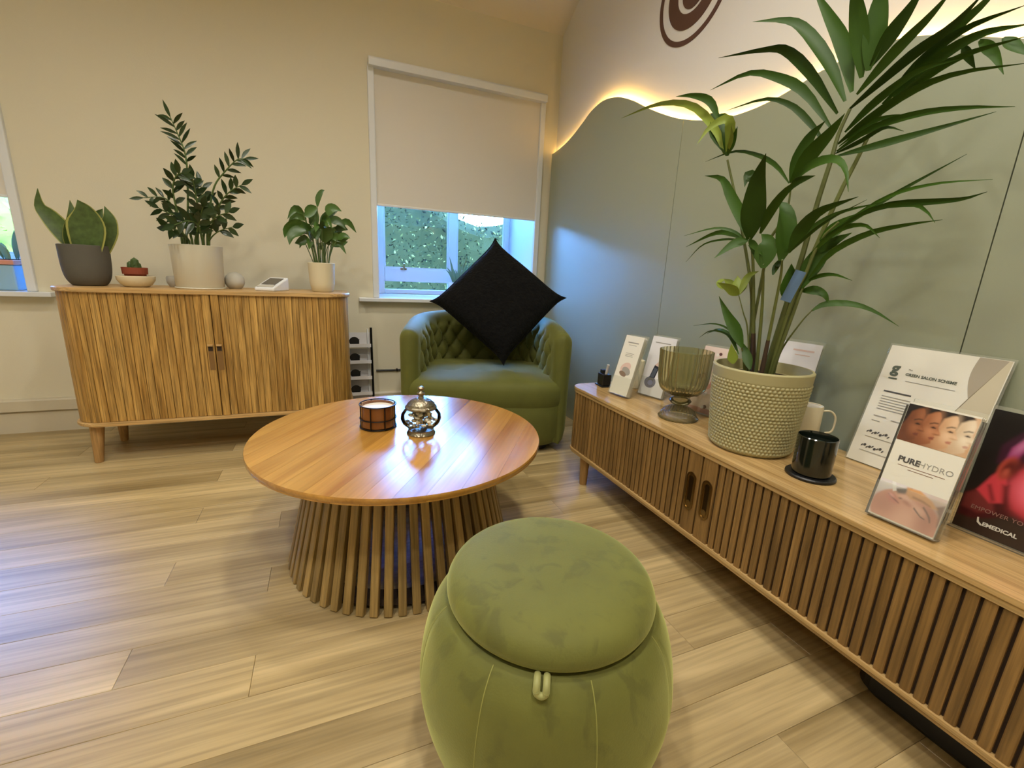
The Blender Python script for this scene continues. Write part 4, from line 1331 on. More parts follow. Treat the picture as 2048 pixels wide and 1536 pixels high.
# black plush cushion standing on its corner
CS = thing('plush_cushion', (0.945, 2.47, 0.462), 'black plush square cushion standing on one corner in the armchair', 'cushion')
hs_ = 0.303
lean = math.radians(27)
cmx = Matrix.Rotation(rd(-17), 4, 'Z') @ Matrix.Rotation(-lean, 4, 'X') @ Matrix.Translation((0, 0, 0.430)) @ Matrix.Rotation(rd(-4), 4, 'Y') @ Matrix.Rotation(PI / 2, 4, 'X') @ Matrix.Rotation(PI / 4, 4, 'Z')
def pil(sgn):
    def fn(a, b):
        u, v = a * 2 - 1, b * 2 - 1
        x = hs_ * u * (1 - 0.085 * (1 - v ** 8) * abs(u) ** 1.5)
        y = hs_ * v * (1 - 0.085 * (1 - u ** 8) * abs(v) ** 1.5)
        t = 0.105 * (max(0, (1 - u * u) * (1 - v * v))) ** 0.40
        w = 0.004 * math.sin(9 * u + 3 * v) * math.cos(7 * v - 2 * u) * (1 - u * u) * (1 - v * v)
        return cmx @ Vector((x, y, sgn * (t + w) + sgn * 0.002))
    return fn
pl_ = MB().grid(pil(1), 41, 41).grid(pil(-1), 41, 41)
pl_.build('cover', M['cushion'], CS, True, math.radians(80))
sm_ = []
for (a, b, c, d) in ((0, 0, 1, 0), (1, 0, 1, 1), (1, 1, 0, 1), (0, 1, 0, 0)):
    for i in range(20):
        t = i / 20
        p = pil(1)(a + (c - a) * t, b + (d - b) * t)
        q = pil(-1)(a + (c - a) * t, b + (d - b) * t)
        sm_.append((p + q) / 2)
MB().tube(sm_, 0.006, 8, closed=True).build('piped_edge', M['cushion'], CS, True)

# ================================================================ sunglasses rack between sideboard and armchair
RK = thing('display_rack', (0.10, 3.10, 0), 'white tiered sunglasses rack with dark side posts behind the sideboard', 'display rack')
for x in (-0.165, 0.165):
    MB().tube([(x, 0, 0), (x * 0.985, 0.04, 0.61)], 0.008, 8).build('post', M['blackmetal'], RK, True)
for x in (-0.14, 0.14):
    MB().box((x - 0.004, 0.02, 0.02), (x + 0.004, 0.055, 0.60)).build('rail', M['white'], RK)
TIERS = (0.06, 0.17, 0.28, 0.39, 0.50)
for z in TIERS:
    t = MB().prism([(0.048, z - 0.012), (0.052, z - 0.012), (0.058, z + 0.075), (0.054, z + 0.075)], -0.155, 0.155, 0, cm).prism([(-0.03, z - 0.012), (0.052, z - 0.012), (0.052, z - 0.008), (-0.03, z - 0.008)], -0.155, 0.155, 0, cm).prism([(-0.034, z - 0.012), (-0.03, z - 0.012), (-0.03, z + 0.010), (-0.034, z + 0.010)], -0.155, 0.155, 0, cm)
    t.build('tier', M['paper2'], RK)
NAMES = ('lowest tier', 'second tier from the bottom', 'middle tier', 'fourth tier', 'top tier')
for k, z in enumerate(TIERS):
    sg = thing('sunglasses', (0.115, 3.10, z - 0.008), 'black sunglasses resting on the %s of the white rack' % NAMES[k], 'sunglasses', 0, 'sunglasses on the white rack')
    for x in (-0.036, 0.036):
        mb = MB().lathe([(0, -0.002), (0.030, -0.002), (0.032, 0), (0.030, 0.002), (0, 0.003)], 20, mat=Matrix.Translation((x, -0.012, 0.033)) @ Matrix.Rotation(PI / 2, 4, 'X') @ Matrix.Diagonal((1.0, 0.95, 1, 1)))
        mb.build('lens', M['black'], sg, True)
    fr = MB().tube(spline([(-0.008, -0.012, 0.040), (0, -0.014, 0.044), (0.008, -0.012, 0.040)], 6), 0.002, 6)
    fr.build('bridge', M['blackmetal'], sg, True)
    for x in (-0.068, 0.068):
        MB().tube(spline([(x, -0.010, 0.045), (x, 0.02, 0.043), (x, 0.035, 0.030), (x, 0.040, 0.002)], 8), 0.002, 6).build('temple', M['blackmetal'], sg, True)
# dark cable clipped along the wall
cb = MB().tube(spline([(0.30, YW - 0.008, 0.286), (0.42, YW - 0.008, 0.284), (0.55, YW - 0.008, 0.286), (0.8, YW - 0.008, 0.284)], 20), 0.007, 8).box((0.44, YW - 0.016, 0.276), (0.452, YW, 0.296)).box((0.66, YW - 0.016, 0.276), (0.672, YW, 0.296))
tag(cb.build('wall_cable', M['black'], None, True), 'black cable clipped along the wall behind the armchair', 'cable')
# ================================================================ things on the sideboard
ZS = 0.857
def pot_plant_leaf(parent, root, name, pts, w, mat, **k):
    return put(name, leafmesh(name, pts, w, mat, org=Vector(root.location), **k), parent)

# snake plant
SP = thing('snake_plant', (-1.058, 2.80, ZS), 'snake plant with stiff upright leaves in a tapered dark grey pot', 'plant')
pk = [(0.052, 0.0, 0), (0.066, 0.006, 0), (0.082, 0.035, 0), (0.090, 0.08, 0), (0.0925, 0.14, 0), (0.0935, 0.186, 0)]
MB().lathe([(0, 0)] + [(p.x, p.y) for p in spline(pk, 18)] + [(0.088, 0.188), (0.086, 0.165), (0, 0.165)], 48).build('pot', M['greypot'], SP, True)
MB().lathe([(0, 0.163), (0.0865, 0.163), (0.05, 0.170), (0, 0.172)], 24).build('soil', M['soil'], SP, True)
for pts, w in SNAKE:
    pts = [Vector(p) for p in pts]
    pts[0].z = min(pts[0].z, ZS + 0.165)
    pts[0].x = -1.058 + max(-0.06, min(0.06, pts[0].x + 1.058))
    rl = R.uniform(-0.3, 0.3)
    lf = put('leaf', leafmesh('leaf', pts, w, M['snakeedge'], n=13, fold=0.16, roll=rl, org=Vector(SP.location), base=0.75, peak=0.30, tp=1.3), SP)
    off = Vector((0, -0.0022, 0))
    put('leaf_centre', leafmesh('leaf_centre', [p + off for p in pts], w * 0.88, M['snakeleaf'], n=13, fold=0.16, roll=rl, org=Vector(SP.location), base=0.75, peak=0.30, tp=1.3), lf)

# small cactus in a bowl
BW = thing('cream_bowl', (-0.872, 2.79, ZS), 'shallow cream bowl holding the terracotta cactus pot', 'bowl')
MB().lathe([(0, 0.0), (0.045, 0.0), (0.062, 0.012), (0.076, 0.034), (0.078, 0.052), (0.074, 0.054), (0.070, 0.036), (0.056, 0.016), (0, 0.012)], 40).build('shell', M['bowl'], BW, True)
CA = thing('cactus_plant', (-0.872, 2.79, ZS + 0.012), 'tiny cactus in a terracotta pot standing in the cream bowl', 'plant')
MB().lathe([(0, 0), (0.034, 0), (0.044, 0.050), (0.050, 0.050), (0.052, 0.082), (0.047, 0.082), (0.045, 0.070), (0, 0.070)], 32).build('pot', M['terracotta'], CA, True)
for (x, y, h, r) in ((0.004, 0, 0.062, 0.017), (-0.018, 0.006, 0.044, 0.012), (0.012, 0.014, 0.040, 0.012)):
    cc = MB().lathe([(0, 0.068), (r * 0.8, 0.068), (r, 0.068 + h * 0.4), (r * 0.85, 0.068 + h * 0.8), (0, 0.068 + h)], 20, (x, y, 0), rf=lambda r_, z, a, k: r_ * (1 + 0.10 * math.cos(8 * a)))
    cc.build('cactus_stem', M['cactus'], CA, True)

# zz plant
ZP = thing('zz_plant', (-0.607, 2.80, ZS), 'tall dark zz plant with feathered stems in a wide glazed white pot', 'plant')
MB().lathe([(0, 0.004), (0.100, 0.004), (0.106, 0.012), (0.113, 0.20), (0.115, 0.214), (0.110, 0.216), (0.107, 0.20), (0, 0.198)], 48).build('pot', M['whitepot'], ZP, True)
MB().lathe([(0, 0), (0.108, 0), (0.112, 0.004), (0.110, 0.008), (0.10, 0.008)], 40).build('saucer', M['whitepot'], ZP, True)
MB().lathe([(0, 0.196), (0.107, 0.196), (0.06, 0.203), (0, 0.205)], 24).build('soil', M['soil'], ZP, True)
for pts, rad, ln, wd, start in ZZ:
    S = spline(pts, 26)
    org = Vector(ZP.location)
    S[0].z = ZS + 0.195
    S[0].x = org.x + max(-0.085, min(0.085, S[0].x - org.x))
    st = MB().tube([p - org for p in S], [rad * (1.5 - 1.0 * i / 25) for i in range(26)], 6).build('stem', M['zzstem'], ZP, True)
    total = sum((b - a).length for a, b in zip(S, S[1:]))
    cnt = max(4, int(total * (1 - start) / 0.0215))
    for q in range(cnt):
        f = start + (1 - start) * q / cnt
        i = min(int(f * 25), 24)
        p = S[i].lerp(S[i + 1], f * 25 - i)
        t = (S[i + 1] - S[i]).normalized()
        sd = t.cross(EYE - p).normalized() * (1 if q % 2 else -1)
        dp = t.cross(sd).normalized()
        d = (t * R.uniform(0.45, 0.75) + sd * R.uniform(0.6, 0.95) + dp * R.uniform(-0.55, 0.55)).normalized()
        L_ = ln * 1.15 * R.uniform(0.8, 1.1) * (0.75 + 0.25 * math.sin(PI * (q + 1) / (cnt + 1)))
        pts2 = [p, p + d * L_ * 0.5 + Vector((0, 0, 0.004)), p + d * L_]
        put('leaf', leafmesh('leaf', pts2, wd, M['zzleaf'], n=6, fold=0.12, org=org, base=0.2, roll=R.uniform(-0.6, 0.6)), st)
    t = (S[-1] - S[-3]).normalized()
    put('leaf', leafmesh('leaf', [S[-1], S[-1] + t * ln * 0.5, S[-1] + t * ln], wd, M['zzleaf'], n=6, fold=0.12, org=org, base=0.2), st)

# pale globes half hidden behind the white pot
def globe(x, y, r, label):
    g = MB().lathe([(0, 0.002), (r * 0.55, 0.0), (r * 0.62, 0.004)] + [(r * math.cos(a), r * 0.86 + r * math.sin(a)) for a in [math.radians(v) for v in range(-50, 90, 10)]] + [(0, r * 1.86)], 32)
    o = g.build('globe_speaker', M['globe'], None, True)
    o.location = (x, y, ZS)
    return tag(o, label, 'speaker', None)
globe(-0.462, 2.862, 0.048, 'pale grey globe speaker showing to the right of the white zz plant pot')
o = MB().lathe([(0, 0), (0.030, 0), (0.042, 0.02), (0.044, 0.045), (0.040, 0.055), (0.036, 0.045), (0, 0.02)], 28).build('small_dish', M['globe'], None, True)
o.location = (-0.737, 2.907, ZS)
tag(o, 'small grey dish peeping out to the left of the white zz plant pot', 'dish')

# card reader
CR = thing('card_reader', (-0.275, 2.775, ZS), 'white card reader with a tilted dark screen on the sideboard', 'card reader', rot=rd(-28))
CR.scale = (1.3, 1.3, 1.3)
cmr = Matrix(((0, 0, 1, 0), (1, 0, 0, 0), (0, 1, 0, 0), (0, 0, 0, 1)))
bevel(MB().prism([(-0.055, 0), (0.055, 0), (0.055, 0.055), (-0.055, 0.014)], -0.042, 0.042, 0, cmr).build('body', M['white'], CR), 0.005)
scr = MB()
sl = math.atan2(0.041, 0.11)
sm4 = Matrix.Translation((0, 0, 0.0349)) @ Matrix.Rotation(sl, 4, 'X')
scr.box((-0.030, -0.026, 0), (0.030, 0.040, 0.0016), 0, sm4)
scr.build('screen', plain('dark card reader screen', (84, 80, 74), 0.25), CR)
MB().box((-0.034, -0.053, 0), (0.034, -0.033, 0.0018), 0, sm4).build('card_slot', M['globe'], CR)

# peace lily
PLY = thing('peace_lily', (-0.022, 2.80, ZS), 'small leafy peace lily in a slim cream pot at the right end of the sideboard', 'plant')
MB().lathe([(0, 0), (0.050, 0), (0.057, 0.006), (0.066, 0.05), (0.0700, 0.15), (0.071, 0.158), (0.067, 0.160), (0.065, 0.142), (0, 0.142)], 40).build('pot', M['creampot'], PLY, True)
MB().lathe([(0, 0.140), (0.0655, 0.140), (0, 0.146)], 20).build('soil', M['soil'], PLY, True)
for pet, bl, w in LILY:
    org = Vector(PLY.location)
    pet = [Vector(p) for p in pet]
    pet[0].z = ZS + 0.142
    pet[0].x = org.x + max(-0.045, min(0.045, pet[0].x - org.x))
    st = MB().tube([p - org for p in spline(pet, 8)], [0.0032 - 0.0002 * i for i in range(8)], 6).build('stem', M['zzstem'], PLY, True)
    bl = [Vector(p) for p in bl]
    put('leaf', leafmesh('leaf', [pet[-1]] + bl[1:] if (pet[-1] - bl[0]).length < 0.05 else bl, w, M['lilyleaf'], n=10, fold=0.2, org=org, base=0.25, peak=0.4), st)
    if (pet[-1] - bl[0]).length >= 0.02:
        MB().tube([pet[-1] - org, bl[0] - org], 0.0018, 5).build('leaf_stalk', M['zzstem'], st, True)

for i in range(20):
    org = Vector(PLY.location)
    a = i * 2.4 + 0.3
    q0 = org + Vector((0.035 * math.cos(a), 0.035 * math.sin(a), 0.142))
    rr_, hh_ = R.uniform(0.02, 0.11), R.uniform(0.10, 0.27)
    q1 = org + Vector((rr_ * math.cos(a), rr_ * 0.9 * math.sin(a), 0.142 + hh_))
    st = MB().tube([p - org for p in spline([q0, q0.lerp(q1, 0.55) + Vector((0, 0, 0.02)), q1], 7)], 0.0024, 5).build('stem', M['zzstem'], PLY, True)
    o_ = Vector((math.cos(a), math.sin(a), 0))
    ln_ = R.uniform(0.06, 0.10)
    put('leaf', leafmesh('leaf', [q1, q1 + o_ * ln_ * 0.5 + Vector((0, 0, 0.018)), q1 + o_ * ln_ + Vector((0, 0, R.uniform(-0.04, 0.02)))], R.uniform(0.034, 0.048), M['lilyleaf'], n=9, fold=0.2, org=org, base=0.25, peak=0.4), st)

# ---------------------------------------------------------------- window sill plants
PT = thing('window_planter', (-1.76, 3.36, 0.795), 'blue trough planter with a terracotta rim on the left window sill', 'planter')
bevel(MB().box((-0.21, -0.075, 0), (0.21, 0.075, 0.135)).build('trough', plain('sky blue glazed trough', (150, 190, 212), 0.35), PT), 0.008)
bevel(MB().box((-0.216, -0.081, 0.135), (0.216, 0.081, 0.160)).build('rim', plain('terracotta rim', (214, 150, 128), 0.6), PT), 0.004)
MB().box((-0.2, -0.065, 0.158), (0.2, 0.065, 0.164)).build('soil', M['soil'], PT)
for i in range(26):
    x, y = R.uniform(-0.18, 0.19), R.uniform(-0.05, 0.05)
    p0 = Vector((-1.76 + x, 3.36 + y, 0.795 + 0.162))
    dx, dy, h = R.uniform(-0.06, 0.03), R.uniform(-0.05, 0.05), R.uniform(0.05, 0.16)
    p2 = p0 + Vector((dx, dy, h))
    put('leaf', leafmesh('leaf', [p0, p0.lerp(p2, 0.5) + Vector((0, 0, 0.015)), p2], R.uniform(0.02, 0.034), M['aloe'], n=6, org=Vector(PT.location), base=0.15), PT)
AL = thing('sill_aloe', (1.00, 3.62, 0.804), 'pale spiky aloe in a white pot on the sill behind the black cushion', 'plant')
MB().lathe([(0, 0), (0.062, 0), (0.078, 0.075), (0.082, 0.115), (0.077, 0.115), (0.074, 0.095), (0, 0.095)], 36).build('pot', M['white'], AL, True)
MB().lathe([(0, 0.093), (0.075, 0.093), (0, 0.10)], 20).build('soil', M['soil'], AL, True)
for i in range(15):
    a = i * 2.4
    p0 = Vector((1.0 + 0.03 * math.cos(a), 3.62 + 0.03 * math.sin(a), 0.90))
    p2 = p0 + Vector((0.075 * math.cos(a) * (0.4 + i / 15), 0.06 * math.sin(a) * (0.4 + i / 15), R.uniform(0.10, 0.24)))
    put('leaf', leafmesh('leaf', [p0, p0.lerp(p2, 0.5) + Vector((0, 0, 0.02)), p2], 0.022, M['aloe'], n=7, fold=0.4, org=Vector(AL.location), base=0.8, peak=0.2), AL)

# ================================================================ the palm on the media unit
ZT = 0.487
PP = thing('potted_palm', (1.268, 0.972, ZT), 'large kentia palm in a cream pot with a woven relief on the media unit', 'plant')
PH = 0.268
def relief(r, z, a, k):
    if 0.012 < z < PH - 0.036:
        row = int(z / 0.0105)
        fz = z / 0.0105 - row
        fa = (a / (2 * PI) * 68 + 0.5 * (row % 2)) % 1.0
        return r + 0.0050 * (math.sin(PI * fz) * math.sin(PI * fa)) ** 0.6
    return r + 0.0022
pr = [(0, 0.002), (0.112, 0.0), (0.118, 0.006)]
nz = 150
for i in range(nz + 1):
    z = 0.010 + (PH - 0.012) * i / nz
    pr.append((0.1195 + 0.0225 * (z / PH), z))
pr += [(0.1405, PH), (0.1345, PH), (0.1330, PH - 0.010), (0.132, PH - 0.035), (0, PH - 0.036)]
MB().lathe(pr, 408, rf=lambda r, z, a, k: relief(r, z, a, k) if 2 < k < nz + 3 else r).build('pot', M['grid_pot'], PP, True, math.radians(75))
MB().lathe([(0, PH - 0.037), (0.1322, PH - 0.037), (0.08, PH - 0.028), (0, PH - 0.026)], 36).build('soil', M['soil'], PP, True)
org = Vector(PP.location)
for ki, (pts, rad, leaves) in enumerate(PALM):
    S = spline(pts, 18)
    S[0] = Vector((org.x + max(-0.08, min(0.08, S[0].x - org.x)), org.y + max(-0.08, min(0.08, S[0].y - org.y)), ZT + PH - 0.032))
    st = MB().tube([p - org for p in S], [rad * (1.15 - 0.65 * i / 17) for i in range(18)], 7).build('stem', M['palmstem'], PP, True)
    if ki in (1, 3):
        MB().tube([p - org for p in S[:5]], [rad * 1.5, rad * 1.4, rad * 1.3, rad * 1.2, rad * 1.08], 7).build('stem_sheath', M['palmfoot'], st, True)
    for li, (lp_, w) in enumerate(leaves):
        light = ki == len(PALM) - 1 or (ki == 0 and li % 3 == 0) or (ki == len(PALM) - 2 and li == 4)
        put('leaf', leafmesh('leaf', lp_, w * 1.06, M['palmlight'] if light else M['palmleaf'], n=12, fold=0.16, org=org, base=0.22, peak=0.36, tp=1.35), st)
# blue care label tucked among the stems
tg = MB().box((-0.014, -0.001, -0.045), (0.014, 0.001, 0.045), 0, Matrix.Translation(Vector((1.245, 0.905, 1.005)) - org) @ Matrix.Rotation(rd(-55), 4, 'Z') @ Matrix.Rotation(rd(16), 4, 'Y'))
tg.build('care_label', plain('blue care label', (88, 116, 150), 0.35), PP, label='blue and white care label')

# ================================================================ smaller things on the media unit
# footed ribbed vase
VA = thing('footed_vase', (1.245, 1.275, ZT), 'smoky olive ribbed glass vase on a ball foot beside the palm pot', 'vase')
rib = lambda r, z, a, k: r * (1 + 0.024 * math.cos(34 * a))
vk = [(0.016, 0.088, 0), (0.040, 0.094, 0), (0.074, 0.112, 0), (0.088, 0.145, 0), (0.093, 0.20, 0), (0.095, 0.268, 0)]
outer = [(p.x, p.y) for p in spline(vk, 20)]
inner = [(r - 0.005, z + 0.004) for r, z in outer[1:-1]]
MB().lathe([(0, 0.088)] + outer + [(0.091, 0.268)] + inner[::-1] + [(0, 0.098)], 170, rf=rib).build('cup', M['smoke'], VA, True)
MB().lathe([(0, 0.050), (0.014, 0.052), (0.036, 0.062), (0.042, 0.071), (0.036, 0.080), (0.018, 0.088), (0, 0.089)], 40).build('ball_stem', M['smoke'], VA, True)
MB().lathe([(0, 0.0), (0.070, 0.0), (0.074, 0.005), (0.068, 0.014), (0.055, 0.036), (0.030, 0.050), (0, 0.053)], 170, rf=rib).build('foot', M['smoke'], VA, True)

def stand(name, loc, rot, w, h, lean_, label, cat, paper, depth=0.028, pocket=True, margin=0.004):
    """clear brochure holder with a stack of leaflets; returns thing and the sheet frame of the front leaflet"""
    t = thing(name, loc, label, cat, rot)
    s_, c_ = math.sin(lean_), math.cos(lean_)
    # local frame: faces -x, reads along -y; leans back towards +x
    o0 = Vector((0, w / 2, 0.0035 + (depth + 0.002) * s_))
    sh = Sheet(o0, (0, -1, 0), (s_, 0, c_))
    return t, sh

def rect(u0, v0, u1, v1):
    return [(u0, v0), (u1, v0), (u1, v1), (u0, v1)]

# leaflet box in front of the far end: white with a small drawn device
def holder(name, loc, rot, w, h, lean_, label, cat, papermat, nleaf=5, stack=0.012, back=0.006):
    t, sh = stand(name, loc, rot, w, h, lean_, label, cat, papermat, stack)
    sh.slab(t, 'back_plate', w + 0.008, h + 0.01, 0.0025, M['acrylic'], -stack - 0.001, u0=-0.004)
    for u in (-0.004, w + 0.002):
        sh.slab(t, 'side_plate', 0.002, h * 0.97, stack + 0.003, M['acrylic'], 0.002, u0=u)
    sh.slab(t, 'front_plate', w + 0.008, h * 0.30, 0.0015, M['acrylic'], 0.0035, u0=-0.004)
    sh.slab(t, 'base_plate', w + 0.008, 0.003, stack + 0.06 * 0 + 0.006, M['acrylic'], 0.0035, u0=-0.004, v0=-0.003)
    for i in range(nleaf):
        d = stack * i / nleaf
        sh.slab(t, 'leaflet', w, h - 0.003 * (i % 2), stack / nleaf * 0.8, papermat, -d)
    # rear strut to the surface
    s_ = math.sin(lean_)
    zt_ = h * 0.55
    b0 = Vector((s_ * zt_ + stack + 0.004, 0, zt_ * math.cos(lean_)))
    b1 = Vector((s_ * h + stack + 0.012, 0, 0.0))
    mb = MB()
    for y in (-w * 0.35, w * 0.35):
        mb.add([b0 + Vector((0, y - 0.004, 0)), b0 + Vector((0, y + 0.004, 0)), b1 + Vector((0, y + 0.004, 0)), b1 + Vector((0, y - 0.004, 0)), b0 + Vector((0.002, y - 0.004, 0)), b0 + Vector((0.002, y + 0.004, 0)), b1 + Vector((0.002, y + 0.004, 0)), b1 + Vector((0.002, y - 0.004, 0))], [(0, 1, 2, 3), (7, 6, 5, 4), (0, 4, 5, 1), (1, 5, 6, 2), (2, 6, 7, 3), (3, 7, 4, 0)])
    mb.build('strut', M['acrylic'], t)
    return t, sh

pk_ = plain('pale pink print', (214, 186, 172), 0.6)
t, sh = holder('leaflet_holder', (1.196, 1.607, ZT), rd(11), 0.105, 0.272, rd(17), 'white leaflets in a clear holder, farthest left on the media unit', 'leaflet holder', M['paper'], 6, 0.022)
sh.print(t, [(0, rect(0.022, 0.238, 0.083, 0.243)), (0, rect(0.030, 0.228, 0.075, 0.230)), (1, ell(0.052, 0.125, 0.030, 0.022, 20, 0.5)), (2, ell(0.060, 0.110, 0.026, 0.017, 20, -0.4)), (3, ell(0.045, 0.095, 0.022, 0.011, 18, -0.3)), (0, rect(0.028, 0.190, 0.075, 0.192)), (0, rect(0.028, 0.183, 0.068, 0.185)), (0, rect(0.028, 0.176, 0.072, 0.178))], [M['ink'], pk_, plain('grey device print', (158, 154, 144), 0.6), plain('brown device print', (134, 112, 92), 0.6)])

t, sh = holder('leaflet_holder', (1.335, 1.560, ZT), rd(14), 0.125, 0.272, rd(15), 'white leaflets showing a dark handheld device, behind the olive vase', 'leaflet holder', M['paper2'], 6, 0.016)
sh.print(t, [(0, rect(0.02, 0.242, 0.10, 0.246)), (1, ell(0.048, 0.060, 0.030, 0.026, 24)), (2, [(0.034, 0.065), (0.062, 0.060), (0.076, 0.135), (0.050, 0.142)]), (3, [(0.041, 0.085), (0.060, 0.082), (0.069, 0.125), (0.052, 0.129)]), (4, ell(0.050, 0.058, 0.014, 0.012, 18)), (5, [(0.050, 0.140), (0.074, 0.135), (0.092, 0.158), (0.072, 0.168)])], [M['ink'], plain('navy device head', (52, 56, 92), 0.4), plain('dark device body', (38, 40, 50), 0.4), plain('blue grey screen', (84, 92, 104), 0.4), plain('violet lens', (98, 102, 150), 0.3), pk_])

t, sh = holder('leaflet_holder', (1.375, 1.285, ZT), rd(12), 0.13, 0.270, rd(14), 'pink floral leaflets in a clear holder between the vase and the palm pot', 'leaflet holder', plain('pale blush card', (226, 206, 194), 0.6), 4, 0.012)
fl = [(0, rect(0.0, 0.0, 0.13, 0.02))]
for i in range(26):
    fl.append((R.choice((0, 1, 2, 2)), ell(R.uniform(0.010, 0.12), R.uniform(0.02, 0.25), R.uniform(0.006, 0.013), R.uniform(0.004, 0.010), 12, R.uniform(0, 3))))
sh.print(t, fl, [plain('rose print', (204, 150, 132), 0.6), plain('plum print', (92, 54, 52), 0.6), plain('white print', (232, 224, 214), 0.6)])

t, sh = holder('leaflet_holder', (1.475, 1.045, ZT), rd(8), 0.15, 0.330, rd(12), 'white card in a clear holder half hidden behind the palm pot', 'leaflet holder', M['paper2'], 1, 0.004)
sh.print(t, [(0, rect(0.06, 0.30, 0.13, 0.306)), (0, rect(0.07, 0.285, 0.12, 0.288))], [pk_])

# small black card box with a silver clip, near the far corner
BB = thing('card_box', (1.248, 1.795, ZT), 'small black card box with a silver pen, at the far corner of the media unit', 'box', rot=rd(-8))
bevel(MB().box((-0.03, -0.04, 0), (0.03, 0.04, 0.006)).build('base', M['black'], BB), 0.002)
bevel(MB().box((-0.022, -0.032, 0.006), (0.022, 0.030, 0.062)).build('body', M['black'], BB), 0.003)
bevel(MB().box((-0.014, -0.004, 0.062), (0.014, 0.024, 0.080)).build('raised_back', M['black'], BB), 0.002)
MB().tube([(0.0, -0.012, 0.050), (0.0, -0.030, 0.112)], 0.0065, 10).build('pen', plain('pale silver', (214, 214, 210), 0.3, metal=0.4), BB, True, label='pale silver pen')
# cream beaker behind the first holder
o = MB().lathe([(0, 0), (0.034, 0), (0.038, 0.004), (0.040, 0.135), (0.038, 0.138), (0.035, 0.130), (0, 0.128)], 32).build('cream_beaker', M['creampot'], None, True)
o.location = (1.385, 1.735, ZT)
tag(o, 'plain cream beaker standing between the two leftmost leaflet holders', 'beaker')
# cream mug with a thin curling handle
MG = thing('cream_mug', (1.446, 0.918, ZT), 'tall cream mug with a thin curling handle behind the black candle', 'mug', rot=rd(-38))
MB().lathe([(0, 0), (0.040, 0), (0.043, 0.004), (0.043, 0.142), (0.0415, 0.145), (0.0395, 0.143), (0.0395, 0.130), (0, 0.128)], 40).build('cup', M['creampot'], MG, True)
MB().lathe([(0, 0.129), (0.039, 0.129), (0.039, 0.1415), (0, 0.142)], 28).build('wax', M['wax'], MG, True)
hd = spline([(0.040, -0.002, 0.128), (0.066, 0, 0.129), (0.082, 0, 0.112), (0.084, 0, 0.078), (0.078, 0, 0.060), (0.062, 0, 0.054), (0.058, 0, 0.036), (0.042, 0, 0.026)], 30)
MB().tube(hd, 0.0032, 8).build('handle', M['creampot'], MG, True)
# black candle on a coaster
CO = MB().prism([(0.062 * math.cos(2 * PI * i / 40), 0.062 * math.sin(2 * PI * i / 40)) for i in range(40)], 0, 0.010, bev=0.003).build('coaster', M['black'])
CO.location = (1.238, 0.742, ZT)
tag(CO, 'round black coaster under the black glass candle', 'coaster')
BC = thing('black_candle', (1.238, 0.742, ZT + 0.010), 'black green glass candle jar on a coaster in front of the cream mug', 'candle')
MB().lathe([(0, 0), (0.044, 0), (0.048, 0.004), (0.049, 0.108), (0.047, 0.110), (0.0455, 0.106), (0.045, 0.085), (0, 0.083)], 44).build('jar', M['darkglass'], BC, True)
MB().lathe([(0, 0.084), (0.0445, 0.084), (0.0445, 0.0865), (0, 0.087)], 28).build('wax', plain('dark green wax', (46, 56, 40), 0.4), BC, True)

# ---------------------------------------------------------------- A4 certificate leaning on the wall
la = math.atan2(0.096, 0.358)
CF = thing('acrylic_sign', (1.491, 0.666, ZT), 'large white certificate with a taupe curved corner in clear acrylic, leaning on the green wall', 'sign')
W_, H_ = 0.272, 0.372
sh = Sheet(Vector((0, W_ / 2, 0.002)), (0, -1, 0), (math.sin(la), 0, math.cos(la)))
bevel(sh.slab(CF, 'acrylic_plate', W_ + 0.006, H_ + 0.004, 0.0022, M['acrylic'], -0.0024, u0=-0.003), 0.0005)
sh.slab(CF, 'certificate', W_ - 0.004, H_ - 0.004, 0.0006, M['paper'], -0.0016, u0=0.002, v0=0.002)
sh2 = sh
arc = [(W_ - 0.055, H_ - 0.002)] + [(0.195 + 0.0 * i, H_ - 0.002) for i in range(1)]
shape1 = [(0.205, H_ - 0.003)] + [(0.205 - 0.010 * math.sin(PI * i / 12) + 0.012 * i / 12, H_ - 0.003 - 0.115 * i / 12) for i in range(1, 13)] + [(0.262, H_ - 0.003)]
shape2 = [(W_ - 0.004, H_ - 0.003), (0.262, H_ - 0.003), (0.217, H_ - 0.118), (0.196, H_ - 0.175), (0.176, H_ - 0.215), (0.150, H_ - 0.26), (W_ - 0.004, H_ - 0.30)]
curve = [(0.262, H_ - 0.003), (0.217, H_ - 0.118), (0.196, H_ - 0.175), (0.176, H_ - 0.215), (0.174, H_ - 0.215), (0.194, H_ - 0.175), (0.215, H_ - 0.118)]
polys = [(3, shape2), (2, shape1), (4, curve)]
for i, (u1, v) in enumerate(((0.12, 0.213), (0.175, 0.205), (0.17, 0.197), (0.178, 0.189), (0.15, 0.181), (0.12, 0.173))):
    polys.append((0, rect(0.028, v, u1, v + 0.0026)))
polys += [(1, rect(0.028, 0.228, 0.098, 0.2325)), (0, rect(0.028, 0.150, 0.062, 0.153)), (0, rect(0.075, 0.146, 0.11, 0.149)), (0, rect(0.028, 0.135, 0.05, 0.137)), (0, rect(0.070, H_ - 0.103, 0.185, H_ - 0.1015))]
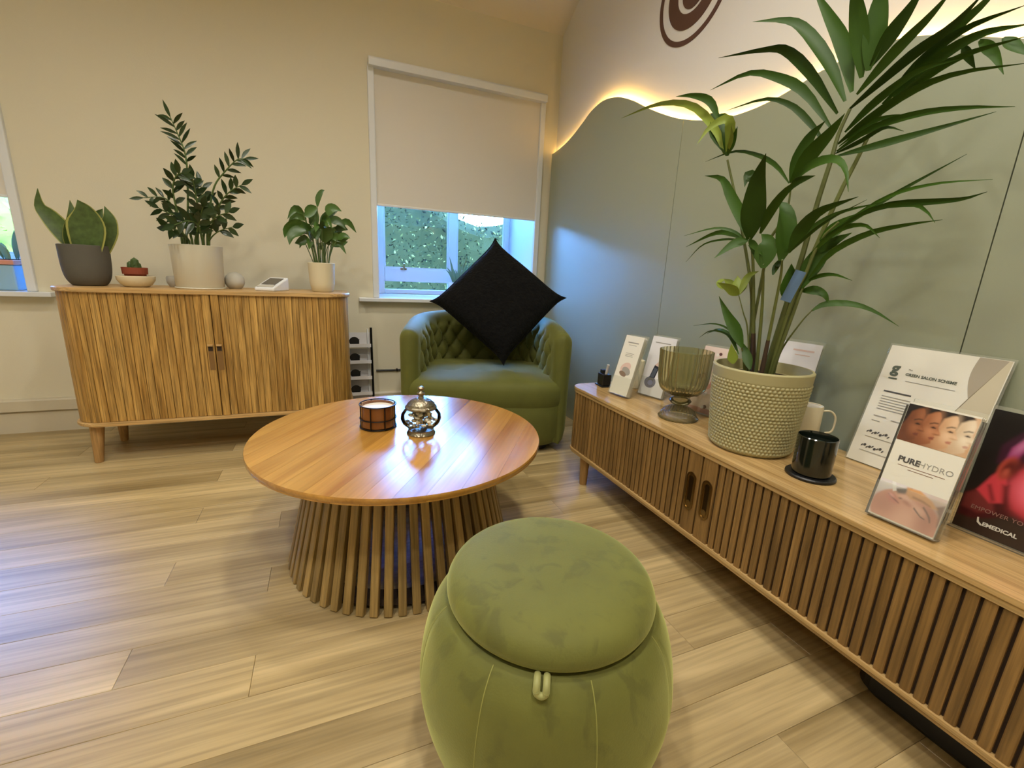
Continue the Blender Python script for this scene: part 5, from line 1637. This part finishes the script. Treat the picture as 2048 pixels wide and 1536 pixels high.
# handwritten names as thin strokes
for (u, v) in ((0.03, 0.10), (0.03, 0.055)):
    for i in range(9):
        polys.append((1, ell(u + 0.007 * i, v + 0.003 * math.sin(i * 2.1), 0.0042, 0.0016 + 0.002 * (i % 2), 10, 0.9)))
    polys.append((0, rect(0.028, v - 0.016, 0.10, v - 0.0145)))
sh.print(CF, polys, [M['ink'], M['inkdark'], M['taupe'], M['sand'], plain('dark fold line', (120, 108, 84), 0.6)], w0=-0.0009)
sh.text(CF, 'g', 0.026, H_ - 0.083, 0.044, M['greenink'], 0.0016, -0.0007)
sh.print(CF, [(0, rect(0.026, H_ - 0.103, 0.048, H_ - 0.0985))], [M['greenink']], w0=-0.0007)
sh.text(CF, 'The', 0.066, H_ - 0.070, 0.007, M['ink'], 0.0, -0.0007)
sh.text(CF, 'GREEN SALON SCHEME', 0.064, H_ - 0.086, 0.0112, M['greenink'], 0.0003, -0.0007)

# ---------------------------------------------------------------- PURE HYDRO leaflet holder, nearest the front edge
lt, lsh = holder('leaflet_holder', (1.160, 0.487, ZT), rd(3), 0.122, 0.272, rd(13), 'leaflets with four profile faces and a reclining face, at the front edge', 'leaflet holder', M['paper'], 5, 0.024)
SK = [plain('deep brown skin print', (122, 70, 42), 0.6), plain('brown skin print', (166, 104, 66), 0.6), plain('tan skin print', (206, 158, 118), 0.6), plain('fair skin print', (226, 202, 170), 0.6), plain('black hair print', (38, 28, 24), 0.6),
      plain('lip print', (150, 84, 66), 0.6), plain('pale print ground', (222, 206, 194), 0.6), plain('pink skin print', (214, 152, 128), 0.6), plain('rosy shade print', (188, 116, 94), 0.6), plain('cloth print', (218, 210, 208), 0.6), plain('shade line print', (120, 78, 60), 0.6), plain('light skin print', (226, 176, 152), 0.6)]
lw = 0.122
v1, v0_ = 0.268, 0.183
def face(u, v, k, skin, hair):
    """a head in profile looking to the right: neck, hair, face outline, eye, brow and lips"""
    pts = [(-0.40, -0.75), (0.02, -0.75), (0.00, -0.48), (0.12, -0.42), (0.20, -0.36), (0.19, -0.27), (0.235, -0.235), (0.22, -0.20), (0.245, -0.165), (0.215, -0.115), (0.235, -0.085), (0.335, -0.06), (0.325, -0.01), (0.255, 0.12), (0.225, 0.20), (0.245, 0.30), (0.24, 0.45), (0.18, 0.60), (0.0, 0.70), (-0.40, 0.70)]
    out = [(skin, [(u + k * a, v + k * b) for a, b in pts])]
    out.append((hair, [(u + k * a, v + k * b) for a, b in ((-0.40, 0.74), (0.02, 0.74), (0.15, 0.62), (0.02, 0.56), (-0.12, 0.46), (-0.18, 0.20), (-0.24, 0.02), (-0.40, 0.0))]))
    out.append((10, [(u + k * a, v + k * b) for a, b in ((0.04, 0.235), (0.20, 0.29), (0.21, 0.265), (0.05, 0.205))]))
    out.append((4, [(u + k * a, v + k * b) for a, b in ((0.06, 0.125), (0.12, 0.155), (0.19, 0.135), (0.185, 0.105), (0.11, 0.105))]))
    out.append((5, [(u + k * a, v + k * b) for a, b in ((0.10, -0.21), (0.235, -0.165), (0.235, -0.235), (0.13, -0.25))]))
    return out
def clip(pl, u0, w0_, u1, w1_):
    """clip a polygon to a rectangle"""
    for ax, lim, sg in ((0, u0, 1), (0, u1, -1), (1, w0_, 1), (1, w1_, -1)):
        out = []
        for i in range(len(pl)):
            a, b = pl[i - 1], pl[i]
            ia, ib = (a[ax] - lim) * sg >= 0, (b[ax] - lim) * sg >= 0
            if ia != ib:
                f = (lim - a[ax]) / (b[ax] - a[ax])
                out.append((a[0] + (b[0] - a[0]) * f, a[1] + (b[1] - a[1]) * f))
            if ib:
                out.append(b)
        pl = out
        if not pl:
            return pl
    return pl
def head(u, v, k, base, dark, light, hair, lip):
    """soft-edged head in profile looking to the right"""
    def q(pts):
        return [(u + k * a, v + k * b) for a, b in pts]
    face_ = q([(-0.42, -0.80), (0.02, -0.80), (0.00, -0.48), (0.12, -0.42), (0.20, -0.36), (0.19, -0.27), (0.235, -0.235), (0.22, -0.20), (0.245, -0.165), (0.215, -0.115), (0.235, -0.085), (0.335, -0.06), (0.325, -0.01), (0.255, 0.12), (0.225, 0.20), (0.245, 0.30), (0.24, 0.45), (0.18, 0.60), (0.0, 0.72), (-0.42, 0.72)])
    E = lambda a, b, c, d, r, sf, col, op: ('e', u + k * a, v + k * b, k * c, k * d, r, k * sf, col, op)
    return [('p', face_, 0.0016, base, 1.0),
            E(-0.16, -0.12, 0.22, 0.46, 0, 0.3, dark, 0.8),
            E(0.06, -0.52, 0.20, 0.14, 0.3, 0.2, dark, 0.7),
            E(0.10, -0.02, 0.12, 0.15, 0, 0.16, light, 0.75),
            E(0.17, 0.40, 0.08, 0.20, 0, 0.14, light, 0.7),
            E(0.28, -0.02, 0.05, 0.05, 0, 0.05, light, 0.6),
            E(0.25, -0.065, 0.06, 0.02, 0, 0.03, dark, 0.7),
            E(0.14, 0.13, 0.09, 0.05, 0, 0.06, dark, 0.6),
            ('p', q([(0.02, 0.225), (0.12, 0.285), (0.215, 0.285), (0.215, 0.255), (0.12, 0.245), (0.03, 0.20)]), k * 0.03, hair, 0.85),
            ('p', q([(0.07, 0.115), (0.13, 0.150), (0.20, 0.125), (0.195, 0.100), (0.12, 0.095)]), k * 0.02, (30, 22, 20), 0.9),
            ('p', q([(0.10, -0.20), (0.16, -0.165), (0.24, -0.165), (0.225, -0.20), (0.235, -0.235), (0.14, -0.25)]), k * 0.02, lip, 0.85),
            ('p', q([(-0.42, 0.80), (0.04, 0.80), (0.17, 0.64), (0.04, 0.58), (-0.10, 0.46), (-0.16, 0.20), (-0.22, 0.02), (-0.42, -0.05)]), 0.003, hair, 1.0)]
ops = []
for (u, k, base, dark, light, hair, lip) in ((0.098, 0.084, (222, 200, 168), (196, 166, 132), (238, 224, 200), (40, 32, 28), (190, 140, 118)),
                                             (0.070, 0.085, (212, 170, 130), (180, 132, 92), (232, 200, 164), (34, 26, 22), (176, 110, 88)),
                                             (0.041, 0.086, (166, 104, 66), (122, 70, 42), (198, 140, 100), (28, 20, 16), (128, 66, 50)),
                                             (0.013, 0.086, (128, 74, 44), (84, 46, 28), (164, 104, 68), (26, 18, 14), (104, 52, 40))):
    ops += head(u + 0.004, 0.219, k * 0.84, base, dark, light, hair, lip)
photo(lsh, lt, 0.0005, v0_, lw - 0.0005, v1, 110, 80, (206, 160, 116), ops, w=0.0004)
# lower photograph: a face lying back, chin to the left, under a treatment wand
SKN, SKD, SKL = (212, 150, 124), (176, 106, 84), (232, 184, 160)
ops = [('e', 0.020, 0.070, 0.06, 0.03, 0.2, 0.03, (226, 220, 218), 1.0), ('e', 0.110, 0.070, 0.03, 0.05, 0.2, 0.02, (206, 190, 178), 0.8),
       ('e', 0.062, 0.024, 0.064, 0.052, -0.20, 0.003, SKN, 1.0), ('e', 0.066, 0.014, 0.040, 0.026, 0, 0.022, SKL, 0.75), ('e', 0.022, 0.030, 0.022, 0.022, 0, 0.02, SKD, 0.55),
       ('e', 0.104, 0.030, 0.018, 0.036, -0.1, 0.016, SKD, 0.7), ('e', 0.034, 0.052, 0.013, 0.009, -0.5, 0.006, (200, 118, 106), 0.9), ('p', [(0.024, 0.060), (0.036, 0.053), (0.048, 0.046), (0.047, 0.044), (0.034, 0.050), (0.023, 0.057)], 0.0012, (122, 56, 52), 0.85),
       ('e', 0.030, 0.057, 0.006, 0.003, -0.5, 0.003, (232, 170, 160), 0.8), ('e', 0.055, 0.061, 0.014, 0.008, -0.3, 0.008, SKL, 0.9), ('e', 0.060, 0.052, 0.010, 0.004, -0.3, 0.004, SKD, 0.8),
       ('e', 0.047, 0.057, 0.003, 0.002, 0, 0.002, (96, 48, 40), 0.8), ('e', 0.084, 0.046, 0.014, 0.007, -0.5, 0.006, SKL, 0.7), ('p', [(0.074, 0.046), (0.082, 0.039), (0.090, 0.033), (0.098, 0.031), (0.098, 0.0335), (0.090, 0.036), (0.083, 0.042), (0.075, 0.049)], 0.0014, (84, 46, 36), 0.9),
       ('p', [(0.090, 0.058), (0.098, 0.050), (0.106, 0.040), (0.109, 0.030), (0.107, 0.029), (0.103, 0.038), (0.096, 0.047), (0.088, 0.055)], 0.0018, (92, 56, 40), 0.85), ('p', [(0.108, 0.066), (0.117, 0.050), (0.120, 0.026), (0.1215, 0.026), (0.1215, 0.075)], 0.003, (110, 68, 46), 0.85),
       ('p', [(0.030, 0.074), (0.060, 0.086), (0.052, 0.070), (0.040, 0.066)], 0.004, (52, 42, 36), 0.95), ('p', [(0.052, 0.086), (0.075, 0.088), (0.100, 0.074), (0.112, 0.062), (0.104, 0.060), (0.085, 0.064), (0.064, 0.064), (0.054, 0.070)], 0.003, (214, 158, 100), 0.95),
       ('p', [(0.066, 0.072), (0.085, 0.070), (0.100, 0.064), (0.100, 0.061), (0.084, 0.065), (0.066, 0.067)], 0.002, (150, 90, 56), 0.7), ('p', [(0.022, 0.090), (0.029, 0.090), (0.036, 0.070), (0.030, 0.066)], 0.001, (238, 236, 230), 0.95)]
photo(lsh, lt, 0.0005, 0.003, lw - 0.0005, 0.088, 110, 76, (222, 204, 196), ops, w=0.0004)
pic = []
for (u0, u1, v) in ((0.020, 0.104, 0.128), (0.040, 0.086, 0.122)):
    pic.append((5 if False else 10, rect(u0, v, u1, v + 0.0012)))
lsh.print(lt, pic, SK, w0=0.0003)
lsh.text(lt, 'PURE', 0.017, 0.137, 0.0172, M['inkdark'], 0.0006, 0.0006)
lsh.text(lt, 'HYDRO', 0.0545, 0.137, 0.0172, M['ink'], -0.0002, 0.0006)

# ---------------------------------------------------------------- black poster stand at the right edge
PO = thing('poster_stand', (1.303, 0.300, ZT), 'black poster with a red lit face in a clear acrylic stand at the right edge', 'sign')
pw, ph_ = 0.310, 0.275
psh = Sheet(Vector((0, pw / 2, 0.003)), (0, -1, 0), (math.sin(rd(7)) * -1 * -1, 0, math.cos(rd(7))))
bevel(psh.slab(PO, 'acrylic_plate', pw + 0.006, ph_ + 0.010, 0.004, M['acrylic'], -0.002, u0=-0.003), 0.0006)
bevel(psh.slab(PO, 'acrylic_foot', pw + 0.006, 0.004, 0.05, M['acrylic'], 0.012, u0=-0.003, v0=-0.003), 0.0006)
psh.slab(PO, 'poster', pw - 0.002, ph_, 0.0008, plain('black poster print', (24, 21, 20), 0.35), -0.0008, u0=0.001, v0=0.002)
pm = [plain('deep red print', (96, 20, 26), 0.4), plain('red print', (178, 44, 52), 0.4), plain('bright rose print', (208, 84, 104), 0.4), plain('plum hair print', (74, 26, 48), 0.4), plain('magenta hair print', (150, 56, 104), 0.4), plain('dark brown print', (52, 34, 28), 0.4), plain('ear red print', (140, 50, 40), 0.4), plain('white print line', (216, 212, 200), 0.4), plain('rust print', (112, 40, 40), 0.4)]
sq = lambda pts: [(0.006 + (u - 0.006) * 0.6, v) for u, v in pts]
RD, RB, RR, RK = (150, 28, 34), (206, 62, 72), (224, 104, 124), (70, 12, 18)
ops = [('e', 0.10, 0.02, 0.30, 0.055, 0, 0.04, (52, 36, 28), 1.0),
       ('p', sq([(0.050, 0.165), (0.048, 0.205), (0.085, 0.240), (0.14, 0.252), (0.20, 0.240), (0.26, 0.215), (0.20, 0.205), (0.13, 0.190), (0.10, 0.168)]), 0.005, (56, 18, 40), 1.0),
       ('p', sq([(0.070, 0.175), (0.074, 0.205), (0.105, 0.232), (0.118, 0.232), (0.108, 0.205), (0.096, 0.178)]), 0.004, (150, 54, 108), 0.9),
       ('e', 0.060, 0.212, 0.006, 0.018, -0.35, 0.006, (196, 120, 160), 0.7),
       ('p', sq([(0.002, 0.030), (0.002, 0.082), (0.030, 0.100), (0.052, 0.138), (0.075, 0.170), (0.110, 0.178), (0.20, 0.200), (0.50, 0.215), (0.50, 0.05), (0.22, 0.050), (0.14, 0.066), (0.09, 0.046), (0.04, 0.030)]), 0.004, RK, 1.0),
       ('p', sq([(0.004, 0.050), (0.006, 0.080), (0.032, 0.098), (0.080, 0.085), (0.090, 0.060), (0.05, 0.046)]), 0.005, (118, 44, 44), 0.9),
       ('p', sq([(0.028, 0.096), (0.052, 0.134), (0.075, 0.160), (0.100, 0.120), (0.105, 0.085), (0.070, 0.076)]), 0.004, RB, 0.9),
       ('p', sq([(0.102, 0.160), (0.160, 0.182), (0.260, 0.192), (0.40, 0.170), (0.42, 0.105), (0.300, 0.066), (0.190, 0.062), (0.128, 0.080), (0.104, 0.120)]), 0.005, RD, 1.0),
       ('e', 0.098, 0.122, 0.034, 0.046, 0.2, 0.020, RB, 1.0), ('e', 0.094, 0.125, 0.020, 0.030, 0.2, 0.022, RR, 0.9),
       ('p', sq([(0.086, 0.122), (0.102, 0.126), (0.114, 0.082), (0.106, 0.074)]), 0.006, RK, 0.8), ('p', sq([(0.050, 0.112), (0.058, 0.116), (0.082, 0.085), (0.074, 0.079)]), 0.005, RK, 0.7),
       ('e', 0.052, 0.160, 0.013, 0.027, -0.2, 0.004, (170, 66, 52), 1.0), ('e', 0.053, 0.160, 0.008, 0.019, -0.2, 0.005, (88, 22, 20), 0.9), ('e', 0.052, 0.150, 0.005, 0.009, -0.2, 0.004, (186, 84, 66), 0.8), ('e', 0.064, 0.166, 0.006, 0.020, -0.1, 0.006, RK, 0.8)]
photo(psh, PO, 0.001, 0.003, pw - 0.002, ph_ + 0.001, 150, 130, (22, 18, 18), ops, w=-0.0004, gloss=0.35)
ring = []
for (r0_, r1_, a0_, a1_) in ((0.016, 0.0195, 0.3, 5.6), (0.007, 0.0105, 3.3, 8.6)):
    ring.append((0, ell(0.106, 0.232, r1_, r1_, 26, 0, a0_, a1_) + ell(0.106, 0.232, r0_, r0_, 26, 0, a0_, a1_)[::-1]))
psh.print(PO, ring, [pm[7]], w0=0.0008)
psh.text(PO, 'EMPOWER YOUR', 0.020, 0.053, 0.0125, plain('dim rose lettering', (150, 112, 100), 0.5), 0.0, 0.0008, 1.05)
psh.print(PO, [(0, [(0.036, 0.038), (0.039, 0.039), (0.041, 0.030), (0.048, 0.024), (0.045, 0.022), (0.038, 0.027)])], [pm[7]], w0=0.0008)
psh.text(PO, 'EMEDICAL', 0.047, 0.0235, 0.0118, pm[7], 0.0004, 0.0008)
